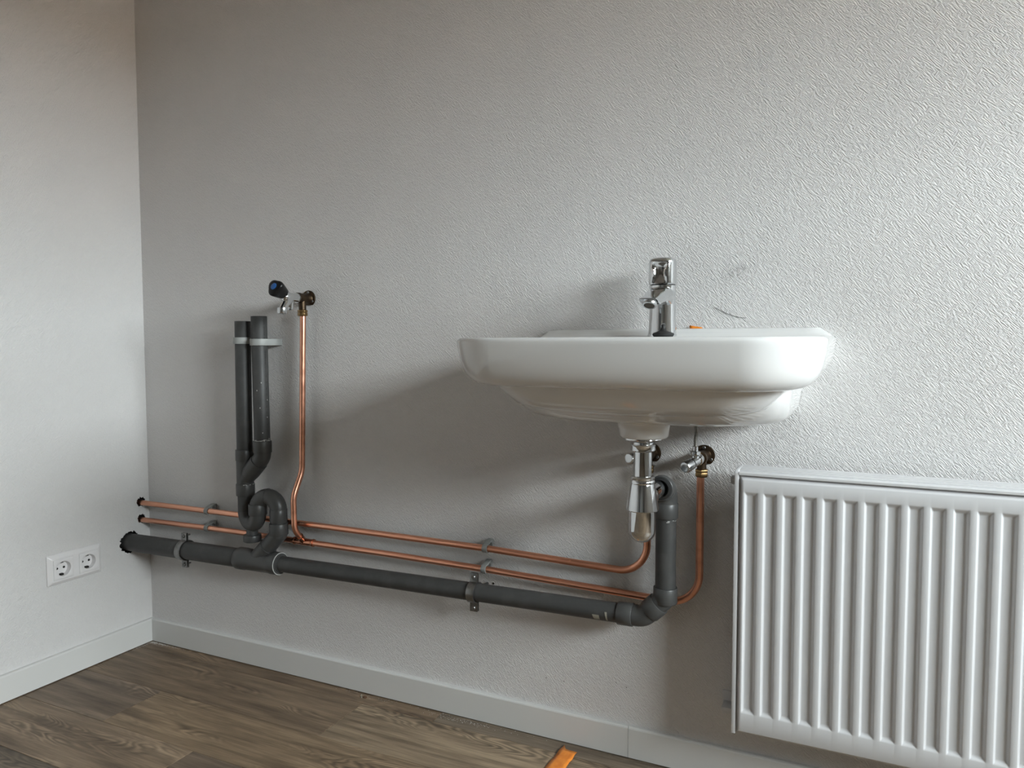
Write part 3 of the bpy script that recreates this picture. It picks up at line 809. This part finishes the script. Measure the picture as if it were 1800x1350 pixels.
# black-knobbed bib tap
BXT, BZ = 0.6245, 1.0080
bb = outlet('bib_tap', 'chrome bib tap with black knob above the two grey standpipes', 'tap', BXT, BZ, 0.9700, 0.0128, 0.0212)
body = MB().lathe((BXT, -0.044, BZ), (0, -1, 0), [(0, 0.0128), (0.003, 0.0128), (0.0035, 0.0116), (0.022, 0.0112), (0.030, 0.0124), (0.044, 0.0130), (0.052, 0.0105), (0.055, 0.006)], 28)
ka = V(0, -0.905, 0.425).normalized()
kb = V(BXT, -0.080, BZ + 0.001)
body.lathe(kb, ka, [(0, 0.0128), (0.014, 0.0122), (0.016, 0.0098), (0.020, 0.0098)], 28)
body.build('tap_body', 'chrome', bb, angle=40)
def oval(c, hx, hy, n=24): return [V(c[0] + hx * math.cos(2 * PI * k / n), c[1] + hy * math.sin(2 * PI * k / n), c[2]) for k in range(n)]
spt = MB().ring_loft([oval((BXT, -0.075, BZ - 0.002), 0.0100, 0.0160), oval((BXT, -0.082, BZ - 0.013), 0.0104, 0.0155), oval((BXT, -0.092, BZ - 0.022), 0.0110, 0.0125), oval((BXT, -0.0985, BZ - 0.0285), 0.0115, 0.0115)]).build('spout', 'chrome', bb)
MB().lathe((BXT, -0.0985, BZ - 0.0270), (0, -0.08, -1), [(0, 0.0108), (0.0015, 0.0128), (0.0130, 0.0128), (0.0150, 0.0118), (0.0152, 0.0090), (0.006, 0.0085)], 28).build('outlet_ring', 'chrome_satin', spt)
MB().lathe((BXT, -0.070, BZ - 0.006), (0, 0, -1), [(0, 0.0085), (0.020, 0.0075), (0.0255, 0.0072), (0.0265, 0.0060)], 20).build('check_valve_boss', 'chrome', bb)
def knob_ring(t_, r, tri):
    x, y, d = frame_from(ka, V(1, 0, 0)); P_ = []
    for k in range(48):
        a = 2 * PI * k / 48
        rr = r * (1 + tri * math.cos(3 * a + 0.6))
        P_.append(kb + d * t_ + (x * math.cos(a) + y * math.sin(a)) * rr)
    return P_
kn = MB().ring_loft([knob_ring(0.0155, 0.0125, 0.02), knob_ring(0.0165, 0.0145, 0.03), knob_ring(0.026, 0.0165, 0.07), knob_ring(0.040, 0.0195, 0.12), knob_ring(0.0470, 0.0205, 0.13), knob_ring(0.0505, 0.0198, 0.13), knob_ring(0.0525, 0.0175, 0.12), knob_ring(0.0530, 0.013, 0.08)]).build('knob', 'black_plastic', bb, angle=50)
MB().lathe(kb + ka * 0.0529, ka, [(0, 0.0086), (0.0006, 0.0086), (0.0010, 0.0080)], 28).build('blue_cap', 'blue_cap', kn)['label'] = 'round blue cold water cap'

def stop_valve(x, z, end, label, hose_to, nutz):
    v = outlet('stop_valve', label, 'valve', x, z, nutz, 0.0136, 0.0215, group='stop valves under the washbasin')
    a = V(x, -0.045, z); e = Vector(end); d = (e - a)
    L_ = d.length
    b_ = MB().lathe(a, d, [(0, 0.0105), (0.002, 0.0118), (0.010, 0.0118), (0.011, 0.0100), (L_ * 0.55, 0.0100), (L_ * 0.56, 0.0108)], 24)
    up0 = a + d * 0.32
    b_.lathe(up0, (0, 0, 1), [(0, 0.0080), (0.012, 0.0078)], 20)
    b_.build('valve_body', 'chrome', v, angle=40)
    hn = MB().lathe(a + d * 0.58, d, [(0, 0.0095), (0.001, 0.0112), (L_ * 0.36, 0.0118), (L_ * 0.42, 0.0108), (L_ * 0.43, 0.006)], 10, rot=0.2).build('handle', 'chrome_satin', v, bevel=0.0008, angle=25)
    MB().lathe(up0 + V(0, 0, 0.0105), (0, 0, 1), [(0, 0.0092), (0.001, 0.0102), (0.009, 0.0102), (0.010, 0.0080)], 6).build('hose_nut', 'chrome', v, bevel=0.0005, angle=20)
    top = up0 + V(0, 0, 0.020)
    return top
hr = stop_valve(1.6360, 0.6650, (1.6165, -0.092, 0.6520), 'chrome stop valve on the right, beside the radiator corner', None, 0.6330)
hl = stop_valve(1.5265, 0.6630, (1.5060, -0.095, 0.6620), 'chrome stop valve on the left, half hidden behind the bottle trap', None, 0.6330)
def hose(p0, ptop, label, lean):
    t_ = thing('flexible_hose', label, 'hose', p0, group='tap hoses')
    pts = [p0, p0 + V(0, 0, 0.02), p0 + V(lean, 0.002, 0.06), Vector(ptop) + V(0, 0, -0.05), Vector(ptop)]
    out = []
    for i in range(41):                                       # smooth curve through the points
        u = i / 40 * (len(pts) - 1); k = min(int(u), len(pts) - 2); f_ = u - k
        a_, b_, c_, d_ = pts[max(k - 1, 0)], pts[k], pts[k + 1], pts[min(k + 2, len(pts) - 1)]
        out.append(0.5 * ((2 * b_) + (c_ - a_) * f_ + (2 * a_ - 5 * b_ + 4 * c_ - d_) * f_ ** 2 + (3 * b_ - a_ - 3 * c_ + d_) * f_ ** 3))
    MB().tube(out, 0.0036, 12).build('braid', 'hose_braid', t_)
    MB().lathe(p0 - V(0, 0, 0.002), (0, 0, 1), [(0, 0.0056), (0.011, 0.0056), (0.012, 0.0045)], 16).build('ferrule', 'chrome_satin', t_)
hose(hr, (1.5850, -0.072, 0.885), 'grey braided hose rising from the right stop valve into the washbasin', -0.003)
hose(hl, (1.5480, -0.072, 0.885), 'grey braided hose behind the chrome bottle trap', 0.008)

# ------------------------------------------------------------------ clips and clamps
def arc_band(c, r0, r1, a0, a1, n=20):
    """outline in (y forward, z up) plane"""
    o_ = [(c[0] + r1 * math.cos(a0 + (a1 - a0) * k / n), c[1] + r1 * math.sin(a0 + (a1 - a0) * k / n)) for k in range(n + 1)]
    i_ = [(c[0] + r0 * math.cos(a0 + (a1 - a0) * k / n), c[1] + r0 * math.sin(a0 + (a1 - a0) * k / n)) for k in range(n + 1)]
    return o_ + i_[::-1]
def pipe_clip(x, z, label):
    t_ = thing('pipe_clip', label, 'pipe clip', (x, 0, z), group='plastic clips holding the copper pipes')
    w_ = 0.0125
    o_ = V(x - w_ / 2, 0, z)
    f_ = -CY
    MB().prism(arc_band((f_, 0), 0.0079, 0.0102, R(-95), R(100)), o_, (0, -1, 0), (0, 0, 1), (w_, 0, 0)).build('clip_jaw', 'clip_plastic_dark', t_, bevel=0.0004)
    MB().prism([(0.0005, 0.0165), (0.010, 0.0165), (f_ + 0.001, 0.0102), (f_ - 0.002, 0.0078), (f_ - 0.008, 0.0082), (0.0125, 0.0115), (0.0105, 0.0085), (0.0060, 0.0085), (0.0060, -0.013), (0.0005, -0.013)], o_, (0, -1, 0), (0, 0, 1), (w_, 0, 0)).build('clip_base', 'clip_plastic_dark', t_, bevel=0.0004)
pipe_clip(0.2720, 0.4243, 'grey plastic clip on the upper copper pipe near the left wall')
pipe_clip(0.2705, 0.3757, 'grey plastic clip on the lower copper pipe near the left wall')
pipe_clip(1.1500, 0.4228, 'grey plastic clip on the upper copper pipe left of the bottle trap')
pipe_clip(1.1465, 0.3738, 'grey plastic clip on the lower copper pipe above the right pipe clamp')

def saddle_clip(x, z, label, dy):
    t_ = thing('saddle_clip', label, 'pipe clip', (x, 0, z), group='clips holding the standpipes')
    r0, r1 = 0.0206, 0.0242; cy = 0.058
    n = 20
    out = [(-r1, 0.001)] + [(r1 * -math.cos(PI * k / n), cy + r1 * math.sin(PI * k / n)) for k in range(n + 1)] + [(r1, 0.001)]
    inn = [(r0, 0.001)] + [(r0 * math.cos(PI * k / n), cy + r0 * math.sin(PI * k / n)) for k in range(n + 1)] + [(-r0, 0.001)]
    MB().prism(out + inn, (x, 0, z - 0.0085), (1, 0, 0), (0, -1, 0), (0, 0, 0.017)).build('strap', 'clip_plastic', t_, bevel=0.0005)
    MB().box((x - 0.0205, -0.006, z - 0.0085), (x + 0.0205, -0.001, z + 0.0085)).build('clip_base', 'clip_plastic', t_, bevel=0.0005)
saddle_clip(0.4495, 0.9000, 'light grey clip around the shorter left standpipe', 0)
saddle_clip(0.5075, 0.8960, 'light grey clip around the taller right standpipe', 0)

def pipe_clamp(x, r, label):
    c = P(x)
    t_ = thing('pipe_clamp', label, 'pipe clamp', (x, PY, c.z - r - 0.02), group='zinc clamps on the waste pipe')
    w_ = 0.019
    o_ = V(x - w_ / 2, c.y, c.z)
    for sgn, nm in ((1, 'front_half'), (-1, 'back_half')):
        g = 0.0016
        n = 22; r0 = r + 0.0008; r1 = r + 0.0032; eh = r + 0.0235
        O = [(g + 0.0024, eh), (g + 0.0024, r1 + 0.001)] + [(g + r1 * math.sin(R(10) + (PI - R(20)) * k / n), r1 * math.cos(R(10) + (PI - R(20)) * k / n)) for k in range(n + 1)] + [(g + 0.0024, -r1 - 0.001), (g + 0.0024, -eh)]
        I = [(g, -eh), (g, -r0 + 0.0005)] + [(g + (r0) * math.sin(R(10) + (PI - R(20)) * k / n) - 0.0004, -r0 * math.cos(R(10) + (PI - R(20)) * k / n)) for k in range(n + 1)] + [(g, r0 - 0.0005), (g, eh)]
        MB().prism(O + I, o_, (0, -sgn, 0), (0, 0, 1), (w_, 0, 0)).build(nm, 'zinc', t_, bevel=0.0004)
    for s_ in (1, -1):
        e_ = MB().lathe((x, c.y - 0.0040, c.z + s_ * (r + 0.0150)), (0, -1, 0), [(0, 0.0052), (0.0022, 0.0052), (0.0036, 0.0040), (0.0036, 0.0018), (0.0022, 0.0016)], 20).build('screw', 'zinc', t_)
        MB().lathe((x, c.y + 0.0035, c.z + s_ * (r + 0.0150)), (0, 1, 0), [(0, 0.0024), (0.014, 0.0024)], 10).build('screw_tail', 'zinc', e_)
    MB().lathe((x, c.y + r + 0.0035, c.z), (0, 1, 0), [(0, 0.0055), (0.008, 0.0055), (0.0082, 0.0036), (-c.y - r - 0.0045, 0.0036)], 14).build('stud', 'zinc', t_)
pipe_clamp(0.2230, 0.0252, 'zinc clamp on the thicker waste pipe near the left wall')
pipe_clamp(1.1400, 0.0203, 'zinc clamp on the waste pipe below the basin edge, right of the middle')

# ------------------------------------------------------------------ radiator
X0, X1, YB, YFR, Z0, Z1 = 1.7110, 2.6130, -0.036, -0.1035, 0.1530, 0.6570
rad = thing('radiator', 'white steel panel radiator with vertical grooves on the wall right of the washbasin', 'radiator', (X0, 0, Z0))
def ramp(a, b, n, h0, h1):
    return [(a + (b - a) * k / n, h0 + (h1 - h0) * (0.5 - 0.5 * math.cos(PI * k / n))) for k in range(n + 1)]
fx0, fx1, fz0, fz1 = 1.7190, X1 - 0.0080, Z0 + 0.001, Z1 - 0.0105
xs = [(fx0, 'e', 0.010), (fx0 + 0.0015, 'e', 0.010)]
xp = [(fx0, -1.0), (fx0 + 0.0012, -1.0)] + [(x, -v) for x, v in ramp(fx0 + 0.0014, fx0 + 0.0065, 5, 1.0, 0.0)]
gx = []
k = 0
while True:
    gc = 1.7410 + 0.0334 * k
    if gc + 0.016 > fx1 - 0.008: break
    gx += [(x, v) for x, v in ramp(gc - 0.0122, gc - 0.0066, 6, 0, 1)] + [(x, v) for x, v in ramp(gc + 0.0066, gc + 0.0122, 6, 1, 0)]
    k += 1
ncol = [(x, 0.0, e) for x, e in xp] + [(x, v, 0.0) for x, v in gx] + [(fx1 - (x - fx0), 0.0, e) for x, e in reversed(xp)]
gz0, gz1 = 0.1960, 0.6175
zp = [(fz0, -1.0), (fz0 + 0.0012, -1.0)] + [(z_, -v) for z_, v in ramp(fz0 + 0.0014, fz0 + 0.0080, 5, 1.0, 0.0)]
zrow = [(z_, 0.0, e) for z_, e in zp] + [(z_, v, 0.0) for z_, v in ramp(gz0, gz0 + 0.0095, 6, 0, 1)] + [(gz0 + 0.14 * j, 1.0, 0.0) for j in (1, 2)] + [(z_, v, 0.0) for z_, v in ramp(gz1 - 0.0095, gz1, 6, 1, 0)]
ztop = [(fz1, -1.0), (fz1 - 0.0004, -1.0)] + [(z_, -v) for z_, v in ramp(fz1 - 0.0006, fz1 - 0.0085, 5, 1.0, 0.0)]
zrow += [(z_, 0.0, e) for z_, e in reversed(ztop)]
fp = MB(); nx = len(ncol)
for z_, gv, ez in zrow:
    for x, gu, ex_ in ncol:
        dep = 0.0056 * min(gu, gv) + 0.0085 * max(-ex_, -ez)
        fp.v.append(V(x, YFR + dep, z_))
for j in range(len(zrow) - 1):
    for i in range(nx - 1):
        a = j * nx + i
        fp.f.append((a, a + 1, a + nx + 1, a + nx))
fpo = fp.build('front_panel', 'enamel', rad, angle=80)
so_ = fpo.modifiers.new('sheet', 'SOLIDIFY'); so_.thickness = 0.0013; so_.offset = -1
bk = MB().box((fx0, YB - 0.014, Z0 + 0.004), (fx1, YB, Z1 - 0.012)).build('back_panel', 'enamel', rad, bevel=0.004)
for x0, x1 in ((X0, X0 + 0.0076), (X1 - 0.0076, X1)):
    sd = MB().prism([(-YB, Z0), (-YFR - 0.002, Z0), (-YFR - 0.002, Z1 - 0.006), (-YFR - 0.008, Z1), (-YB, Z1)], (x0, 0, 0), (0, -1, 0), (0, 0, 1), (x1 - x0, 0, 0)).build('side_panel', 'enamel', rad, bevel=0.0012)
tg = MB()
yf_, yb_ = -YFR - 0.0015, -YB
tg.prism([(yf_, Z1 - 0.0095), (yf_, Z1 - 0.0055), (yf_ - 0.0016, Z1 - 0.0040), (yf_ - 0.0070, Z1 - 0.0030), (yf_ - 0.0072, Z1 - 0.0012), (yf_ - 0.020, Z1 - 0.0006), (yf_ - 0.0202, Z1 - 0.0018), (yf_ - 0.0222, Z1 - 0.0018), (yf_ - 0.0224, Z1 - 0.0004), (yf_ - 0.042, Z1 - 0.0004), (yf_ - 0.0422, Z1 - 0.0018), (yf_ - 0.0442, Z1 - 0.0018), (yf_ - 0.0444, Z1 - 0.0004), (yb_, Z1 - 0.0004), (yb_, Z1 - 0.0095)],
         (X0 + 0.0077, 0, 0), (0, -1, 0), (0, 0, 1), (X1 - X0 - 0.0154, 0, 0))
tg.build('top_cover', 'enamel', rad, angle=30)
MB().box((X0 + 0.078, YB - 0.004, Z1 - 0.001), (X0 + 0.082, YB + 0.001, Z1 + 0.0025)).build('cover_clip', 'enamel_shadow', rad, smooth=False)
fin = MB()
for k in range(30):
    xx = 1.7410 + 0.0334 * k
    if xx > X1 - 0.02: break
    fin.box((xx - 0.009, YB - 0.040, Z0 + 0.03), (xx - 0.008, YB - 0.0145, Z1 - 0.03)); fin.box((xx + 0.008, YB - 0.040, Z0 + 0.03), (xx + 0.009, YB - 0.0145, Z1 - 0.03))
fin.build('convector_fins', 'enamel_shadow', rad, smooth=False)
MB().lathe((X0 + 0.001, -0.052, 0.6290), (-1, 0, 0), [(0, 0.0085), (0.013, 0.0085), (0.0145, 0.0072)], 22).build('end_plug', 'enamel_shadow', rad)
for xc in (1.692, 2.50):
    bkt = MB().box((xc - 0.013, -0.004, 0.140), (xc + 0.013, -0.0005, 0.188)); bkt.box((xc - 0.010, -0.036, 0.160), (xc + 0.010, -0.004, 0.168)); bkt.box((xc - 0.013, -0.009, 0.146), (xc - 0.003, -0.004, 0.152))
    bkt.build('wall_bracket', 'enamel', rad, bevel=0.001)
    MB().box((xc + 0.06, -0.036, 0.560), (xc + 0.085, -0.0005, 0.600)).build('wall_bracket', 'enamel', rad, bevel=0.001)

# ------------------------------------------------------------------ double wall socket on the left wall
sk = thing('double_socket', 'white double wall socket on the left wall above the baseboard', 'socket', (0, -0.2375, 0.2545))
cy_, cz_ = -0.2375, 0.2950
HW, HH = 0.0760, 0.0405
def sq(hw, hh, x, r=0.003, n=4):
    P_ = []
    for (sx_, sz_, a0) in ((1, 1, 0), (-1, 1, 90), (-1, -1, 180), (1, -1, 270)):
        for k in range(n + 1):
            a = R(a0 + 90 * k / n)
            P_.append(V(x, cy_ + sx_ * (hw - r) + r * math.cos(a), cz_ + sz_ * (hh - r) + r * math.sin(a)))
    return P_
fr = MB().ring_loft([sq(HW, HH, 0.0004), sq(HW, HH, 0.0028), sq(HW - 0.0006, HH - 0.0006, 0.0036), sq(HW - 0.009, HH - 0.0085, 0.0088), sq(HW - 0.0100, HH - 0.0095, 0.0094), sq(HW - 0.0125, HH - 0.0125, 0.0095, 0.001)]).build('frame', 'socket_white', sk, angle=20)
for s_ in (-1, 1):
    c_y = cy_ + s_ * 0.0355
    N = 48; hs = 0.0268
    def square_ring(h, x):
        P_ = []
        for k in range(N):
            a = 2 * PI * k / N; m_ = max(abs(math.cos(a)), abs(math.sin(a)))
            P_.append(V(x, c_y + h * math.cos(a) / m_, cz_ + h * math.sin(a) / m_))
        return P_
    def circ(r, x): return [V(x, c_y + r * math.cos(2 * PI * k / N), cz_ + r * math.sin(2 * PI * k / N)) for k in range(N)]
    # thin shadow gap round the insert
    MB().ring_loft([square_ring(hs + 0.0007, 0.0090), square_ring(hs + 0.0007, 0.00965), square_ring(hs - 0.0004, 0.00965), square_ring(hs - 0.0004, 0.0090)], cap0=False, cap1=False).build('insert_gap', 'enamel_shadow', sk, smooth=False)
    ins_ = MB().ring_loft([square_ring(hs, 0.0096), square_ring(hs, 0.0105), square_ring(hs - 0.0005, 0.0109), circ(0.0205, 0.0109), circ(0.0197, 0.0104), circ(0.0190, -0.0043)], cap0=False, cap1=False)
    ins_.ring_loft([circ(0.0192, -0.0070), circ(0.0190, -0.0040), circ(0.0005, -0.0040)], cap0=False)
    io = ins_.build('insert', 'socket_white', sk, angle=40)
    for q_ in (-1, 1):
        MB().lathe((-0.0039, c_y + q_ * 0.0095, cz_), (1, 0, 0), [(0, 0.0031), (0.0006, 0.0031)], 16).build('pin_hole', 'dark_hole', io)
        MB().box((-0.0039, c_y - 0.0042, cz_ + q_ * 0.0165 - 0.0024), (0.0040, c_y + 0.0042, cz_ + q_ * 0.0165 + 0.0024)).build('earth_clip', 'zinc' if q_ > 0 else 'dark_hole', io, bevel=0.0006)
# open the frame and wall behind the two inserts
def bore(c_y): return MB().lathe((-0.03, c_y, cz_), (1, 0, 0), [(0, 0.0203), (0.06, 0.0203)], 48).build('cutter', 'dark_hole')
cutaway(fr, [bore(cy_ - 0.0355), bore(cy_ + 0.0355)]); fr.data.set_sharp_from_angle(angle=R(20))
cutaway(wlft, [bore(cy_ - 0.0355), bore(cy_ + 0.0355)])
wlft.data.polygons.foreach_set('use_smooth', [False] * len(wlft.data.polygons))

# ------------------------------------------------------------------ small things
def tape(name, label, pts_l, pts_r, n_, th=0.0003, notch=0.0):
    m_ = MB(); top = [p for p in pts_l] + [p for p in reversed(pts_r)]
    rows = []
    for a, b in zip(pts_l, pts_r):
        a = Vector(a); b = Vector(b)
        rows.append([a + (b - a) * k / 4 + V(*n_) * (0.0012 * math.sin(k * 1.3 + len(rows)) ** 2 if len(rows) % 2 else 0.0004) for k in range(5)])
    for k in (1, 2, 3): rows[-1][k] = rows[-1][k] + (rows[-2][k] - rows[-1][k]).normalized() * notch * (1.0, 0.85, 0.35)[k - 1]
    m_.ring_loft(rows, False, False, closed=False)
    o_ = m_.build(name, 'orange_tape', smooth=True, recalc=False, angle=60)
    sd_ = o_.modifiers.new('film', 'SOLIDIFY'); sd_.thickness = th; sd_.offset = 1
    return tag(o_, label, 'tape')
tape('orange_tape', 'strip of orange tape stuck on the plank floor at the bottom edge', [(1.3310, -0.230, 0.001), (1.3340, -0.170, 0.001), (1.3370, -0.121, 0.0012), (1.3385, -0.092, 0.0026), (1.3400, -0.072, 0.0012), (1.3415, -0.050, 0.0042), (1.3430, -0.0235, 0.0016)],
     [(1.3720, -0.215, 0.001), (1.3750, -0.155, 0.001), (1.3770, -0.102, 0.0012), (1.3780, -0.084, 0.0026), (1.3785, -0.070, 0.0012), (1.3788, -0.055, 0.0042), (1.3785, -0.0395, 0.0016)], (0, 0, 1), notch=0.012)
tape('orange_tape', 'scrap of orange tape on the wall just behind the mixer tap', [(1.606, -0.0035, 0.896), (1.605, -0.0035, 0.912), (1.6040, -0.004, 0.9275)], [(1.645, -0.0035, 0.896), (1.640, -0.0035, 0.912), (1.628, -0.0038, 0.9235)], (0, -1, 0))

# marks on the wall: a curved pencil scratch, scuffs, a drill hole
sc_ = MB().tube([V(1.652 + 0.062 * u, -0.0008, 0.9630 - 0.0222 * (1 - (1 - u) ** 1.7)) for u in [k / 16 for k in range(17)]], 0.00042, 6)
sc_.build('pencil_scratch', 'pencil', wb)
sf = MB(); q = random.Random(12)
for k in range(46):
    x = 1.694 + q.gauss(0, 0.014); z = 1.031 + q.gauss(0, 0.007) + (x - 1.694) * 0.5
    a = R(q.choice((-50, 42)))
    l_ = q.uniform(0.001, 0.003)
    d_ = V(math.cos(a) * l_, 0, math.sin(a) * l_)
    sf.tube([V(x, -0.0006, z) - d_, V(x, -0.0006, z) + d_], 0.0003, 5)
sf.build('scuff_mark', 'scuff', wb)['kind'] = 'stuff'
MB().lathe((1.1555, -0.0012, 0.3335), (0, -1, 0), [(0, 0.0026), (0.0004, 0.0022)], 14).build('drill_hole', 'dark_hole', wb)
for x, z in ((1.4530, 0.158), (1.4765, 0.152), (1.2890, 0.136), (1.3320, 0.137)):
    MB().tube([V(x, -0.0008, z), V(x + 0.001, -0.0008, z - 0.003)], 0.0006, 5).build('speck', 'pencil', wb)

# plaster dust and crumbs on the floor along the baseboard
pd = MB(); q = random.Random(3)
def dustbit(x, y, s):
    n = 6; a0 = q.uniform(0, 6)
    pd.ring_loft([[V(x + s * q.uniform(0.6, 1.2) * math.cos(a0 + 2 * PI * k / n), y + s * q.uniform(0.6, 1.2) * math.sin(a0 + 2 * PI * k / n), 0.0002) for k in range(n)],
                  [V(x + s * 0.4 * math.cos(a0 + 2 * PI * k / n), y + s * 0.4 * math.sin(a0 + 2 * PI * k / n), 0.0002 + s * 0.45) for k in range(n)]])
for k in range(420):
    x = abs(q.gauss(0, 0.05)) + 0.013; y = -0.013 - abs(q.gauss(0, 0.006)); dustbit(x, y, q.uniform(0.0003, 0.0009))
for k in range(160):
    y = -0.013 - abs(q.gauss(0, 0.05)); x = 0.013 + abs(q.gauss(0, 0.004)); dustbit(x, y, q.uniform(0.0003, 0.0008))
for k in range(90):
    dustbit(q.uniform(0.75, 1.2) + q.gauss(0, 0.05), -0.014 - abs(q.gauss(0, 0.007)), q.uniform(0.0003, 0.0009))
for k in range(120):
    dustbit(1.09 + q.gauss(0, 0.045), -0.020 - abs(q.gauss(0, 0.008)), q.uniform(0.0003, 0.0010))
pdo = pd.build('plaster_dust', 'plaster_dust', smooth=False)
tag(pdo, 'white plaster dust scattered on the floor along the baseboards', 'dust', kind='stuff')
cb = MB().lathe((0.806, -0.030, 0.0002), (0, 0, 1), [(0, 0.0035), (0.0012, 0.0042), (0.0030, 0.0030), (0.0038, 0.001)], 9, sx=1.5).build('crumb', 'crumb')
tag(cb, 'tiny brown crumb on the floor by the baseboard below the waste pipe', 'debris')
cb = MB().tube([(0.790, -0.022, 0.0016), (0.793, -0.030, 0.0018), (0.799, -0.034, 0.0016)], 0.0012, 6).build('paper_shred', 'label_paper')
tag(cb, 'tiny white shred on the floor next to the brown crumb', 'debris')
